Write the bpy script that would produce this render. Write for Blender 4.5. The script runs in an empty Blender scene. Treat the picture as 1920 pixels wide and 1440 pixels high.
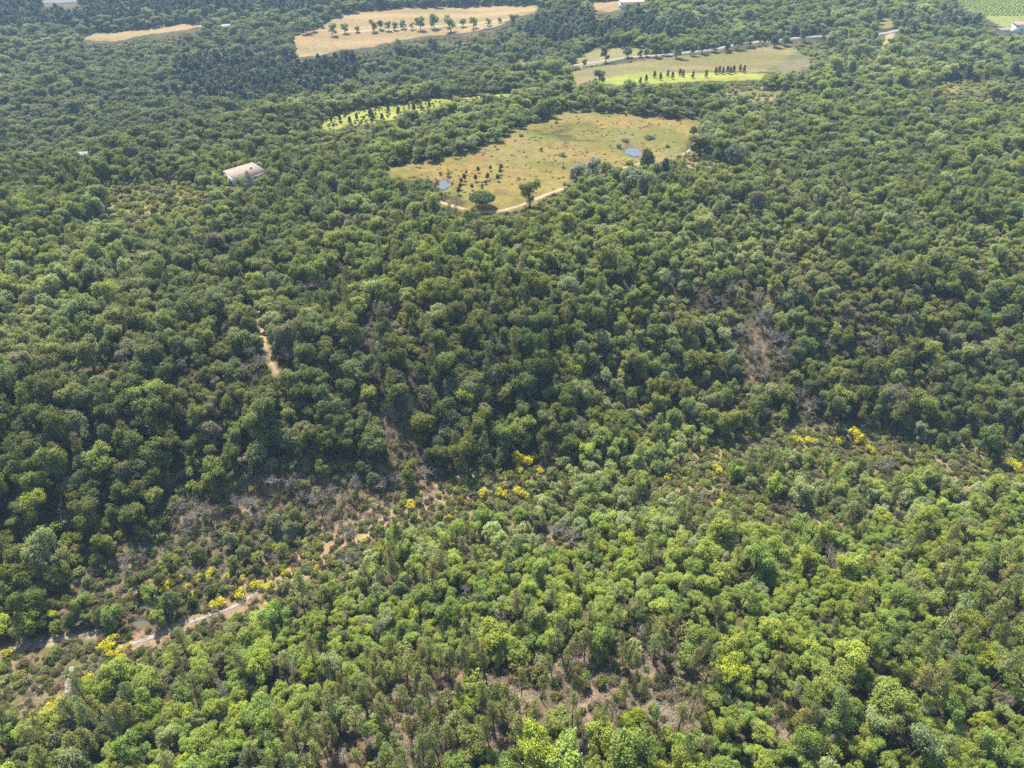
import bpy, math, random
import numpy as np
from mathutils import Vector, Matrix
R = math.radians
rng = np.random.default_rng(11)
random.seed(11)
scene = bpy.context.scene
col = scene.collection

# ------------------------------------------------------------------ camera
CAM_H, PITCH, HFOV = 100.0, R(35), R(70)
cd = bpy.data.cameras.new('camera'); cam = bpy.data.objects.new('camera', cd); col.objects.link(cam)
cam.location = (0, 0, CAM_H); cam.rotation_euler = (R(90) - PITCH, 0, 0)
cd.sensor_width = 36; cd.lens = 18 / math.tan(HFOV / 2); cd.clip_start = 0.5; cd.clip_end = 9000
scene.camera = cam
# ------------------------------------------------------------------ sky and sun
SUN_AZ, SUN_EL = R(-24), R(56)
w = bpy.data.worlds.new('World'); scene.world = w; w.use_nodes = True
wn = w.node_tree.nodes; wl = w.node_tree.links
sky = wn.new('ShaderNodeTexSky'); sky.sky_type = 'NISHITA'; sky.sun_disc = False
sky.sun_elevation = SUN_EL; sky.sun_rotation = SUN_AZ; sky.dust_density = 1.0
wl.new(sky.outputs[0], wn['Background'].inputs[0]); wn['Background'].inputs[1].default_value = 0.115
sd = bpy.data.lights.new('sun', 'SUN'); sun = bpy.data.objects.new('sun', sd); col.objects.link(sun)
sd.energy = 5.0; sd.angle = R(0.5); sd.color = (1.0, 0.92, 0.76)
svec = Vector((math.sin(SUN_AZ) * math.cos(SUN_EL), math.cos(SUN_AZ) * math.cos(SUN_EL), math.sin(SUN_EL)))
sun.rotation_euler = svec.to_track_quat('Z', 'Y').to_euler(); sun.location = svec * 300
scene.view_settings.view_transform = 'Standard'; scene.view_settings.look = 'None'
scene.view_settings.exposure = 1.68; scene.view_settings.gamma = 1
scene.render.engine = 'CYCLES'
scene.cycles.max_bounces = 6; scene.cycles.diffuse_bounces = 4; scene.cycles.transmission_bounces = 3
scene.cycles.volume_bounces = 0; scene.cycles.use_denoising = False; scene.cycles.use_adaptive_sampling = False; scene.cycles.sample_clamp_indirect = 3.0
HAZE = 0.000125

# ------------------------------------------------------------------ numeric helpers
def vnoise(x, y, s, seed=0):
    x = np.asarray(x, float) / s + 31.7 * seed; y = np.asarray(y, float) / s - 17.3 * seed
    xi = np.floor(x).astype(np.int64); yi = np.floor(y).astype(np.int64)
    fx = x - xi; fy = y - yi; fx = fx * fx * (3 - 2 * fx); fy = fy * fy * (3 - 2 * fy)
    def h(a, b):
        n = (a * 374761393 + b * 668265263 + seed * 974634777) & 0xFFFFFFFF
        n = ((n ^ (n >> 13)) * 1274126177) & 0xFFFFFFFF
        n = (n ^ (n >> 16)) & 0xFFFFFFFF
        return n / 4294967295.0
    return (h(xi, yi) * (1 - fx) + h(xi + 1, yi) * fx) * (1 - fy) + (h(xi, yi + 1) * (1 - fx) + h(xi + 1, yi + 1) * fx) * fy
def fnoise(x, y, s, seed=0, o=3):
    t = 0; a = 1; n = 0
    for k in range(o):
        t = t + a * vnoise(x, y, s / 2 ** k, seed + 5 * k); n += a; a *= 0.55
    return t / n
def sm(t): t = np.clip(t, 0, 1); return t * t * (3 - 2 * t)

VX = [-420, -260, -160, -93, -20, 45, 125, 230, 400]
VY = [ -20,   30,   62,  85, 121, 141, 141, 118,  90]
EX = [-500, -201, -122, -100, -3, 60, 200]
EY = [ 190,  281,  352,  385, 432, 462, 520]
def H(x, y):
    x = np.asarray(x, float); y = np.asarray(y, float)
    vy = np.interp(x, VX, VY) + 5 * np.sin(x / 23.0)
    d = y - vy
    z = np.where(d < 0, -19 + 17.0 * sm((-d - 3) / 85), -19 + 19 * sm((d - 4) / 60))
    e = y - np.interp(x, EX, EY)
    z = z - 20 * sm((e - 8) / 85) * (1 - sm((x + 40) / 170))
    z = z + 12 * sm((y - 540) / 260) + np.clip(y - 700, 0, None) * 0.025
    amp = sm((np.abs(d) - 5) / 30)
    z = z + amp * (3.2 * (vnoise(x, y, 70, 3) - .5) + 1.6 * (vnoise(x, y, 26, 4) - .5))
    return z

f_ = 960 / math.tan(HFOV / 2); cp, sp = math.cos(PITCH), math.sin(PITCH)
def P2W(px, py, h=0.0):
    """where the sight line through a photo point meets the terrain lifted by h"""
    px = np.atleast_1d(np.asarray(px, float)); py = np.atleast_1d(np.asarray(py, float))
    dx = (px - 960) / f_; u = (720 - py) / f_
    dy = cp + u * sp; dz = -sp + u * cp
    t = np.full(px.shape, 40.0); lo = t.copy(); done = np.zeros(px.shape, bool)
    for k in range(4000):
        below = CAM_H + t * dz <= H(t * dx, t * dy) + h
        done |= below
        if done.all(): break
        lo = np.where(done, lo, t); t = np.where(done, t, t * 1.012 + .25)
        if t.max() > 4000: break
    hi = t.copy()
    for k in range(16):
        m = (lo + hi) / 2; b = CAM_H + m * dz <= H(m * dx, m * dy) + h
        hi = np.where(b, m, hi); lo = np.where(b, lo, m)
    return hi * dx, hi * dy
def at(px, py, h=0.0):
    x, y = P2W(px, py, h); return float(x[0]), float(y[0])
def W2P(x, y, z):
    dz = z - CAM_H; dep = y * cp - dz * sp; up = y * sp + dz * cp
    return 960 + f_ * x / dep, 720 - f_ * up / dep, dep
def poly(*pts):
    a = np.array(pts, float); x, y = P2W(a[:, 0], a[:, 1]); return np.stack([x, y], 1)
def inside(P, x, y):
    x = np.asarray(x, float); y = np.asarray(y, float); r = np.zeros(x.shape, bool)
    n = len(P); j = n - 1
    for i in range(n):
        xi, yi = P[i]; xj, yj = P[j]
        if yi != yj:
            r ^= ((yi > y) != (yj > y)) & (x < (xj - xi) * (y - yi) / (yj - yi) + xi)
        j = i
    return r
def dist_line(P, x, y):
    d = np.full(np.shape(x), 1e9)
    for a, b in zip(P[:-1], P[1:]):
        ab = b - a; L = (ab ** 2).sum() + 1e-9
        t = np.clip(((x - a[0]) * ab[0] + (y - a[1]) * ab[1]) / L, 0, 1)
        d = np.minimum(d, np.hypot(x - a[0] - t * ab[0], y - a[1] - t * ab[1]))
    return d

# ------------------------------------------------------------------ zones on the ground
Z = {}
Z['meadow'] = [poly((712,322),(735,311),(800,303),(857,295),(890,279),(940,262),(960,245),(992,232),(1033,222),(1054,209),(1100,209),(1150,212),(1214,218),(1323,225),(1312,240),(1300,268),(1280,290),(1240,305),(1190,312),(1150,312),(1100,312),(1078,330),(1060,352),(1025,372),(985,395),(930,402),(880,402),(820,392),(838,372),(826,345),(800,336),(765,345),(735,338))]
Z['fallow'] = [poly((1280,285),(1330,280),(1375,305),(1390,345),(1370,350),(1350,325),(1290,322)),
               poly((1345,168),(1420,160),(1500,165),(1480,184),(1400,195),(1350,190)),
               poly((1560,186),(1600,178),(1600,190),(1570,195)), poly((1420,310),(1460,300),(1480,322),(1440,335)),
               poly((1760,190),(1830,183),(1920,178),(1920,190),(1830,200),(1770,202))]
Z['heath'] = [poly((185,368),(225,350),(300,342),(350,345),(385,352),(400,372),(370,392),(300,398),(255,412),(205,405),(215,385)),
              poly((1740,160),(1800,150),(1860,160),(1840,172),(1770,175))]
Z['stubble'] = [poly((545,68),(600,48),(640,30),(690,20),(800,14),(900,11),(1010,8),(1010,20),(960,34),(930,50),(880,60),(790,68),(745,76),(700,88),(640,93),(600,104),(560,106),(545,88)),
                poly((145,68),(190,62),(300,50),(405,42),(400,48),(330,58),(270,66),(215,78),(150,74)),
                poly((1105,3),(1170,0),(1175,16),(1140,22),(1105,16)), poly((0,0),(10,0),(5,1))]
Z['pasture'] = [poly((1060,138),(1150,122),(1280,104),(1400,95),(1450,84),(1490,90),(1520,112),(1515,128),(1420,136),(1300,134),(1180,140),(1120,150),(1080,160))]
Z['verge'] = [poly((1075,112),(1110,92),(1180,88),(1230,95),(1180,108),(1090,128)), poly((955,125),(975,112),(1000,122),(985,135),(965,138)), poly((1390,50),(1405,28),(1470,28),(1440,45),(1420,60)) if False else poly((1640,40),(1665,30),(1680,50),(1655,55))]
Z['crop'] = [poly((590,238),(630,212),(690,202),(760,192),(835,184),(835,194),(790,210),(745,224),(690,232),(620,245)),
             poly((830,186),(900,178),(975,172),(985,178),(900,188),(840,196)),
             poly((1100,156),(1180,138),(1300,136),(1440,138),(1430,148),(1330,152),(1180,160))]
Z['moor'] = [poly((1440,130),(1500,95),(1570,92),(1600,115),(1560,150),(1480,160))]
Z['vineyard'] = [poly((1770,-60),(2150,-60),(2150,48),(1930,53),(1882,52),(1850,34),(1800,8))]
Z['scrub'] = [poly((560,1010),(640,950),(760,900),(860,885),(1000,875),(1150,862),(1320,820),(1500,800),(1650,800),(2100,845),(2100,960),(1700,980),(1500,1010),(1250,1010),(1000,1060),(800,1090),(600,1130),(480,1160),(440,1150))]
Z['bank'] = [poly((60,1150),(180,1060),(300,960),(430,890),(560,860),(700,870),(830,880),(850,920),(780,960),(640,1010),(560,1060),(420,1120),(280,1150),(160,1190))]
Z['open'] = [poly((-60,1235),(100,1195),(230,1195),(430,1135),(505,1098),(520,1125),(440,1170),(330,1215),(230,1255),(190,1290),(130,1320),(90,1345),(-60,1350))]
Z['bare'] = [poly((420,905),(520,893),(560,912),(480,932)), poly((640,940),(700,918),(745,945),(690,985)), poly((250,1045),(330,980),(385,958),(340,1015)), poly((560,985),(620,960),(650,985),(590,1010)),
             poly((165,1100),(195,1078),(238,1078),(225,1105),(185,1118)),
             poly((712,760),(728,750),(758,790),(785,800),(770,845),(735,850),(715,830),(705,800)),
             poly((1395,650),(1420,600),(1450,600),(1440,660),(1425,740),(1405,750)),
             poly((790,905),(850,905),(840,945),(790,955)), poly((590,900),(660,890),(690,930),(640,960),(600,940)),
             poly((1385,815),(1440,815),(1445,840),(1395,840)), poly((20,1320),(70,1290),(75,1340),(30,1350))]
Z['pines'] = [poly((500,1500),(540,1370),(640,1290),(760,1235),(900,1262),(1050,1222),(1150,1180),(1290,1185),(1352,1250),(1312,1330),(1250,1380),(900,1420),(760,1500))]
Z['clear'] = [poly((930,1310),(1050,1262),(1170,1238),(1260,1262),(1340,1295),(1320,1350),(1200,1366),(1090,1358),(960,1350)),
              poly((690,1375),(760,1345),(840,1365),(830,1400),(740,1425)), poly((1420,1330),(1500,1320),(1530,1400),(1440,1400)), poly((1040,1385),(1100,1375),(1110,1440),(1040,1440))]
Z['youngoak'] = [poly((-60,1400),(150,1340),(420,1360),(430,1500),(-60,1500))]
Z['thin'] = [poly((1290,400),(1420,390),(1560,470),(1640,560),(1700,680),(1560,700),(1500,600),(1400,520)), poly((1780,400),(1900,420),(1990,520),(1800,520)), poly((180,410),(340,400),(420,440),(300,470),(200,450))]
Z['yellow'] = [poly((0,0),(1,0),(0,1))]
Z['grove'] = [poly((1070,320),(1100,292),(1140,296),(1220,310),(1240,340),(1215,385),(1150,395),(1080,385))]
Z['farpine'] = [poly((-100,-20),(300,-25),(960,-20),(940,2),(690,12),(560,38),(300,42),(140,58),(0,70),(-100,80)),
                poly((980,60),(1080,30),(1250,45),(1380,60),(1260,85),(1100,82),(1000,95)),
                poly((1640,70),(1780,42),(1870,48),(1880,62),(1780,66),(1650,82)),
                poly((330,130),(440,120),(620,110),(700,150),(560,210),(420,200),(330,190))]
def zone(name, x, y):
    r = np.zeros(np.shape(x), bool)
    for P in Z[name]: r |= inside(P, x, y)
    return r
def line(*pts): return poly(*pts)
L_road = line((1000,133),(1015,130),(1060,125),(1105,119),(1150,112.5),(1215,106),(1280,100),(1350,91),(1420,79),(1500,71),(1560,67),(1600,66),(1660,63),(1690,56))
L_road2 = line((1870,56),(1885,55),(1950,56))
L_fpath = line((640,60),(700,57),(800,50),(870,46),(960,36))
L_track = line((800,372),(818,377),(838,384),(872,393),(910,399),(945,395),(978,385),(1015,369),(1060,353),(1085,342))
L_seen1 = line((885,394),(914,399)); L_seen2 = line((942,395),(978,384)); L_seen3 = line((1016,368),(1060,353))
L_track3 = line((1160,318),(1175,313),(1192,309),(1214,304))
L_track2 = line((1278,292),(1285,288),(1299,277),(1304,266),(1306,255))
L_path = line((478,580),(484,600),(491,622),(497,645),(503,668),(513,690),(522,705))
L_far = line((1672,62),(1664,76),(1655,90))
L_gully = line((135,1248),(130,1270),(125,1300),(118,1305))
L_path3 = line((755,720),(765,745),(776,770))
L_bankpath = line((-20,1228),(35,1212),(70,1206),(120,1198),(160,1190),(190,1185))
L_bankpath2 = line((235,1212),(270,1200),(310,1185),(345,1170),(385,1158),(430,1142),(470,1118),(500,1102))

L_ravine = line((500,1100),(560,1062),(640,1012),(720,965),(790,938),(860,915),(960,905))
L_ravine2 = line((1290,870),(1390,832),(1470,815),(1560,812),(1700,845),(1800,862),(1940,868))
L_ravine3 = line((1230,905),(1340,925),(1450,955),(1560,975))
FOOT = []      # (x, y, r) places where no forest may stand

# ------------------------------------------------------------------ materials
def mat(name):
    m = bpy.data.materials.new(name); m.use_nodes = True
    return m, m.node_tree.nodes, m.node_tree.links, m.node_tree.nodes['Principled BSDF']
def foliage_mat(name, fallback, trans=0.45, usetint=True, var=0.35, rough=0.55):
    m, n, l, b = mat(name)
    fa = n.new('ShaderNodeAttribute'); fa.attribute_name = 'leafvar'
    if usetint:
        ta = n.new('ShaderNodeAttribute'); ta.attribute_type = 'INSTANCER'; ta.attribute_name = 'tint'
        base = ta.outputs['Color']
    else:
        rgb = n.new('ShaderNodeRGB'); rgb.outputs[0].default_value = (*fallback, 1); base = rgb.outputs[0]
    mr = n.new('ShaderNodeMapRange'); mr.inputs[3].default_value = 1 - var; mr.inputs[4].default_value = 1 + var
    l.new(fa.outputs['Fac'], mr.inputs[0])
    vm = n.new('ShaderNodeVectorMath'); vm.operation = 'SCALE'
    l.new(base, vm.inputs[0]); l.new(mr.outputs[0], vm.inputs['Scale'])
    b.inputs['Roughness'].default_value = rough; b.inputs['Specular IOR Level'].default_value = 0.25
    l.new(vm.outputs[0], b.inputs['Base Color'])
    tr = n.new('ShaderNodeBsdfTranslucent')
    vm2 = n.new('ShaderNodeVectorMath'); vm2.operation = 'MULTIPLY'; vm2.inputs[1].default_value = (1.15, 1.25, 0.6)
    l.new(vm.outputs[0], vm2.inputs[0]); l.new(vm2.outputs[0], tr.inputs[0])
    mx = n.new('ShaderNodeMixShader'); mx.inputs[0].default_value = trans
    l.new(b.outputs[0], mx.inputs[1]); l.new(tr.outputs[0], mx.inputs[2]); l.new(mx.outputs[0], n['Material Output'].inputs[0])
    return m
def plain(name, c, rough=0.85, noise=None, amt=0.25):
    m, n, l, b = mat(name)
    b.inputs['Roughness'].default_value = rough; b.inputs['Specular IOR Level'].default_value = 0.2
    if noise:
        tc = n.new('ShaderNodeNewGeometry'); nz = n.new('ShaderNodeTexNoise'); nz.inputs['Scale'].default_value = noise; nz.inputs['Detail'].default_value = 6
        l.new(tc.outputs['Position'], nz.inputs['Vector'])
        mr = n.new('ShaderNodeMapRange'); mr.inputs[1].default_value = .3; mr.inputs[2].default_value = .7
        mr.inputs[3].default_value = 1 - amt; mr.inputs[4].default_value = 1 + amt; l.new(nz.outputs[0], mr.inputs[0])
        rgb = n.new('ShaderNodeRGB'); rgb.outputs[0].default_value = (*c, 1)
        vm = n.new('ShaderNodeVectorMath'); vm.operation = 'SCALE'; l.new(rgb.outputs[0], vm.inputs[0]); l.new(mr.outputs[0], vm.inputs['Scale'])
        l.new(vm.outputs[0], b.inputs['Base Color'])
    else: b.inputs['Base Color'].default_value = (*c, 1)
    return m
M = {}
M['leaf'] = foliage_mat('foliage', (.08, .12, .03))
M['needle'] = foliage_mat('needles', (.07, .08, .02), trans=0.3, var=0.4)
M['blossom'] = foliage_mat('broom_blossom', (.58, .50, .010), trans=0.3, usetint=False, var=0.25)
M['bark'] = plain('bark', (.065, .05, .042), .9, 3, .3)
M['pinebark'] = plain('pine_bark', (.07, .045, .035), .9, 3, .3)
M['deadwood'] = plain('dead_wood', (.19, .168, .148), .9, 2, .3)
M['paletrunk'] = plain('pale_bark', (.30, .27, .22), .9, 2, .3)
M['render_wall'] = plain('wall_render', (.46, .445, .425), .9, 1.2, .12)
M['tiles'] = plain('roof_tiles', (.155, .127, .108), .85, .8, .2)
M['orange_tiles'] = plain('orange_roof_tiles', (.50, .30, .20), .85, .8, .2)
M['grey_roof'] = plain('grey_roof', (.12, .12, .12), .8, .8, .2)
M['dark'] = plain('dark_opening', (.03, .032, .035), .5)
M['wood'] = plain('shutter_wood', (.10, .09, .07), .7)
M['asphalt'] = plain('road_surface', (.16, .155, .15), .85, .3, .12)
M['track'] = plain('track_dust', (.20, .15, .10), .95, .5, .16)
M['rock'] = plain('pale_rock', (.18, .155, .14), .9, .9, .35)
def water_mat(name, deep=(.03, .045, .05)):
    m, n, l, b = mat(name)
    b.inputs['Base Color'].default_value = (*deep, 1); b.inputs['Roughness'].default_value = 0.07; b.inputs['IOR'].default_value = 1.33
    g = n.new('ShaderNodeNewGeometry'); nz = n.new('ShaderNodeTexNoise'); nz.inputs['Scale'].default_value = .8
    l.new(g.outputs['Position'], nz.inputs['Vector'])
    bp = n.new('ShaderNodeBump'); bp.inputs['Strength'].default_value = .05; l.new(nz.outputs[0], bp.inputs['Height']); l.new(bp.outputs[0], b.inputs['Normal'])
    return m
M['water'] = water_mat('pond_water', (.05, .052, .055)); M['lakewater'] = water_mat('lake_water', (.20, .22, .25)); M['streamwater'] = water_mat('stream_water', (.05, .055, .04))
def ground_mat():
    m, n, l, b = mat('ground_cover')
    a = n.new('ShaderNodeAttribute'); a.attribute_name = 'gcol'
    g = n.new('ShaderNodeNewGeometry')
    def nz(sc, det, lo, hi, a0, a1):
        t = n.new('ShaderNodeTexNoise'); t.inputs['Scale'].default_value = sc; t.inputs['Detail'].default_value = det; t.inputs['Roughness'].default_value = .65
        l.new(g.outputs['Position'], t.inputs['Vector'])
        r = n.new('ShaderNodeMapRange'); r.inputs[1].default_value = lo; r.inputs[2].default_value = hi; r.inputs[3].default_value = a0; r.inputs[4].default_value = a1
        l.new(t.outputs[0], r.inputs[0]); return r.outputs[0]
    f1 = nz(.35, 8, .3, .7, .72, 1.28)
    f2 = nz(.05, 4, .35, .65, 0, 1)
    vm = n.new('ShaderNodeVectorMath'); vm.operation = 'SCALE'; l.new(a.outputs['Color'], vm.inputs[0]); l.new(f1, vm.inputs['Scale'])
    mm = n.new('ShaderNodeVectorMath'); mm.operation = 'MULTIPLY'; mm.inputs[1].default_value = (.86, 1.06, .85); l.new(vm.outputs[0], mm.inputs[0])
    mx = n.new('ShaderNodeMix'); mx.data_type = 'RGBA'; l.new(f2, mx.inputs[0]); l.new(vm.outputs[0], mx.inputs[6]); l.new(mm.outputs[0], mx.inputs[7])
    l.new(mx.outputs[2], b.inputs['Base Color']); b.inputs['Roughness'].default_value = .95; b.inputs['Specular IOR Level'].default_value = .1
    bp = n.new('ShaderNodeBump'); bp.inputs['Strength'].default_value = .7; bp.inputs['Distance'].default_value = .6
    l.new(f1, bp.inputs['Height']); l.new(bp.outputs[0], b.inputs['Normal'])
    return m
M['ground'] = ground_mat()

# ------------------------------------------------------------------ mesh helpers
def mesh_from(name, V, Fq, mats, mi=None, leafvar=None, smooth=False):
    """V (n,3), Fq list of arrays (k,3) or (k,4)"""
    me = bpy.data.meshes.new(name)
    if not isinstance(Fq, list): Fq = [Fq]
    V = np.asarray(V, np.float32); me.vertices.add(len(V)); me.vertices.foreach_set('co', V.ravel())
    loops = np.concatenate([a.ravel() for a in Fq]).astype(np.int32)
    tot = np.concatenate([np.full(len(a), a.shape[1]) for a in Fq]).astype(np.int32)
    st = np.concatenate([[0], np.cumsum(tot)[:-1]]).astype(np.int32)
    me.loops.add(len(loops)); me.loops.foreach_set('vertex_index', loops)
    me.polygons.add(len(tot)); me.polygons.foreach_set('loop_start', st); me.polygons.foreach_set('loop_total', tot)
    for m in mats: me.materials.append(m)
    if mi is not None: me.polygons.foreach_set('material_index', np.asarray(mi, np.int32))
    me.update(calc_edges=True)
    if leafvar is not None:
        a = me.attributes.new('leafvar', 'FLOAT', 'FACE'); a.data.foreach_set('value', np.asarray(leafvar, np.float32))
    if smooth: me.polygons.foreach_set('use_smooth', np.ones(len(tot), bool))
    return me
def tag(o, label=None, cat=None, group=None, kind=None):
    if label: o['label'] = label
    if cat: o['category'] = cat
    if group: o['group'] = group
    if kind: o['kind'] = kind
    return o
def link(name, me, parent=None, loc=None):
    o = bpy.data.objects.new(name, me); col.objects.link(o)
    if parent: o.parent = parent
    if loc is not None: o.location = loc
    return o
def unit(v): return v / (np.linalg.norm(v, axis=-1, keepdims=True) + 1e-9)
def cards(P, N, size, aspect=0.7, spread=0.8, r=None):
    """one leaf spray (a folded diamond) at each point"""
    n = len(P); N = unit(N + r.normal(0, spread, (n, 3)))
    T = unit(np.cross(N, r.normal(0, 1, (n, 3)))); B = np.cross(N, T)
    s = (size * r.uniform(.6, 1.35, n))[:, None]
    V = np.stack([P - T * s, P - B * s * aspect + N * s * .25, P + T * s, P + B * s * aspect + N * s * .25], 1).reshape(-1, 3)
    return V, np.arange(4 * n).reshape(n, 4)
def tube(pts, radii, k=5):
    pts = np.array(pts, float); V = []; F = []
    for i, p in enumerate(pts):
        d = unit(pts[min(i + 1, len(pts) - 1)] - pts[max(i - 1, 0)])
        a = unit(np.cross(d, [.3, .9, .2])); b = np.cross(d, a)
        for j in range(k):
            t = 2 * math.pi * j / k; V.append(p + radii[i] * (math.cos(t) * a + math.sin(t) * b))
    for i in range(len(pts) - 1):
        for j in range(k):
            F.append((i * k + j, i * k + (j + 1) % k, (i + 1) * k + (j + 1) % k, (i + 1) * k + j))
    return np.array(V), np.array(F)
def join(parts):
    V = []; F = []; o = 0
    for v, f in parts:
        V.append(v); F.append(f + o); o += len(v)
    return np.concatenate(V), np.concatenate(F)
def foliage_from_puffs(puffs, r, dens, sprig, leaf, leaves, spread=.8, aspect=.7, low=-.55):
    """puffs: centre + radii; sprigs sit on their outer shells, each a handful of leaf cards"""
    C = np.array([p[0] for p in puffs], float); Rr = np.array([p[1] for p in puffs], float)
    PP = []; NN = []; LV = []
    for c, rad in zip(C, Rr):
        area = 4 * math.pi * (rad[0] * rad[1] * rad[2]) ** (2 / 3)
        k = max(6, int(area * dens)); d = unit(r.normal(0, 1, (k * 2, 3))); d = d[d[:, 2] > low][:k]
        p = c + d * rad * (r.uniform(.72, 1.05, (len(d), 1)) + .35 * (r.uniform(0, 1, (len(d), 1)) > .88))
        q = ((p[:, None, :] - C[None]) / Rr[None]); ins = ((q ** 2).sum(2) < .5).any(1)
        p = p[~ins]; d = d[~ins]
        tone = np.clip(r.uniform(0, 1, len(p)) * .55 + .45 * r.uniform(0, 1), 0, 1)
        for _ in range(leaves):
            PP.append(p + r.normal(0, sprig * .5, p.shape)); NN.append(d + np.array([0, 0, .7])); LV.append(np.clip(tone * .6 + r.uniform(0, .4, len(p)), 0, 1))
    P = np.concatenate(PP); N = np.concatenate(NN); LV = np.concatenate(LV)
    V, F = cards(P, N, leaf, aspect, spread, r)
    return V, F, LV

# ---- kinds: every builder returns (trunkV, trunkF, leafV, leafF, leafvar); unit is metres, crown radius about 2.4
def oak(seed, rad=2.4, h=6.2, squat=1.0, n=13):
    r = np.random.default_rng(seed); puffs = []; limbs = []
    top = h; zc = h - rad * .95 * squat
    lean = r.normal(0, .25, 2)
    limbs.append(tube([(0, 0, -.5), (0, 0, h * .18), (lean[0] * .5, lean[1] * .5, h * .38), (lean[0], lean[1], h * .62)], [.24, .19, .15, .08]))
    masses = []; nm = r.integers(3, 5); a0 = r.uniform(0, 6.28)
    for m in range(nm):
        a = a0 + m * 6.28 / nm + r.uniform(-.5, .5); o = rad * r.uniform(.30, .62)
        masses.append((np.array([lean[0] + o * math.cos(a), lean[1] + o * math.sin(a), zc + rad * squat * r.uniform(-.30, .42)]), rad * r.uniform(.34, .56)))
    for mc, mr in masses:
        for k in range(max(6, n // nm + 4)):
            d = unit(r.normal(0, 1, 3)); d[2] = abs(d[2]) * .9 - .25
            c = mc + d * mr * r.uniform(.5, 1.05) * [1, 1, squat]; s_ = rad * r.uniform(.12, .28)
            puffs.append((c, (s_, s_, s_ * r.uniform(.7, 1.0))))
            st = np.array([lean[0] * .5, lean[1] * .5, h * r.uniform(.25, .45)])
            limbs.append(tube([st, (st + c) / 2 + r.normal(0, .15, 3), c], [.09, .055, .02], 4))
        puffs.append((mc - [0, 0, mr * .3], (mr * .8, mr * .8, mr * .8)))
    for i in range(5):
        a = r.uniform(0, 6.28); c = np.array([math.cos(a) * rad * .6, math.sin(a) * rad * .6, zc - rad * r.uniform(.4, 1.0) * squat]); s_ = rad * r.uniform(.2, .34); puffs.append((c, (s_, s_, s_)))
    V, F, L = foliage_from_puffs(puffs, r, 5.6, .32, .115, 11, spread=.65)
    tv, tf = join(limbs); return tv, tf, V, F, L
def holm(seed):
    r = np.random.default_rng(seed); rad = 2.1; h = 4.9; puffs = []
    limbs = [tube([(0, 0, -.5), (.05, 0, 1.2), (0, .1, 2.8)], [.22, .17, .08])]
    for i in range(16):
        a = i * 2.4 + r.uniform(-.4, .4); q = math.sqrt((i + .5) / 16); rr = rad * .74 * q
        c = np.array([rr * math.cos(a), rr * math.sin(a), 1.5 + (h - 2.3) * math.cos(q * 1.35) + r.uniform(-.2, .25)])
        s = rad * r.uniform(.30, .42); puffs.append((c, (s, s, s)))
        limbs.append(tube([(0, 0, 1.1), c * [.6, .6, .8], c], [.08, .05, .02], 4))
    V, F, L = foliage_from_puffs(puffs, r, 6.5, .27, .125, 8, spread=.75)
    tv, tf = join(limbs); return tv, tf, V, F, L
def pine(seed):
    r = np.random.default_rng(seed); h = r.uniform(7.6, 8.8); P = []; N = []; L = []
    bx, by = r.normal(0, .35, 2)
    def ax(z): t = z / h; return np.array([bx * t * t, by * t * t, z])
    parts = [tube([ax(z) + [0, 0, 0] for z in (-.6, h * .25, h * .5, h * .75, h * .98)], [.15, .12, .095, .06, .02])]
    z = h * r.uniform(.42, .54)
    while z < h:
        t = (z / h - .36) / .64; br = (1.3 * (1 - t) ** .45 * (.5 + .5 * min(1, t * 3)) + .1)
        for k in range(r.integers(3, 6)):
            a = r.uniform(0, 6.28); b = br * r.uniform(.6, 1.2); s = ax(z)
            e = s + np.array([math.cos(a) * b, math.sin(a) * b, b * r.uniform(.15, .6)])
            parts.append(tube([s, e], [.03, .012], 3))
            m = r.integers(2, 4)
            for q in range(m):
                c = s + (e - s) * (.55 + .45 * (q + 1) / m)
                k2 = 9; P.append(c + r.normal(0, .2, (k2, 3))); N.append(np.tile(unit(e - s) + [0, 0, .6], (k2, 1))); L.append(np.clip(r.uniform(0, 1) * .6 + r.uniform(0, .4, k2), 0, 1))
        z += h * r.uniform(.035, .06)
    P.append(ax(h) + r.normal(0, .15, (20, 3))); N.append(np.tile([0, 0, 1.], (20, 1))); L.append(r.uniform(.4, 1, 20))
    V, F = cards(np.concatenate(P), np.concatenate(N), .14, .35, .9, r)
    tv, tf = join(parts); return tv, tf, V, F, np.concatenate(L)
def conifer(seed):
    r = np.random.default_rng(seed); h = r.uniform(7.2, 8.6); P = []; N = []; L = []
    parts = [tube([(0, 0, -.6), (0, 0, h * .5), (0, 0, h * .97)], [.24, .16, .02])]
    for i in range(230):
        t = r.uniform(0, 1) ** .8; z = h * (.16 + .84 * t); br = 2.0 * (1 - t) ** .5 * r.uniform(.5, 1.1) + .12
        a = r.uniform(0, 6.28); c = np.array([math.cos(a) * br, math.sin(a) * br, z])
        P.append(c + r.normal(0, .26, (9, 3))); N.append(np.tile([math.cos(a), math.sin(a), .7], (9, 1))); L.append(np.clip(r.uniform() * .6 + r.uniform(0, .4, 9), 0, 1))
    V, F = cards(np.concatenate(P), np.concatenate(N), .27, .5, .7, r)
    tv, tf = join(parts); return tv, tf, V, F, np.concatenate(L)
def shrub(seed):
    r = np.random.default_rng(seed); puffs = []; stems = []
    for i in range(r.integers(5, 9)):
        a = r.uniform(0, 6.28); q = r.uniform(0, .75); s = r.uniform(.3, .5)
        c = np.array([q * math.cos(a), q * math.sin(a), r.uniform(.35, .85)]); puffs.append((c, (s, s, s * .85)))
        stems.append(tube([(0, 0, -.3), c], [.03, .012], 3))
    V, F, L = foliage_from_puffs(puffs, r, 16, .13, .085, 6, spread=1.0)
    tv, tf = join(stems); return tv, tf, V, F, L
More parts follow.
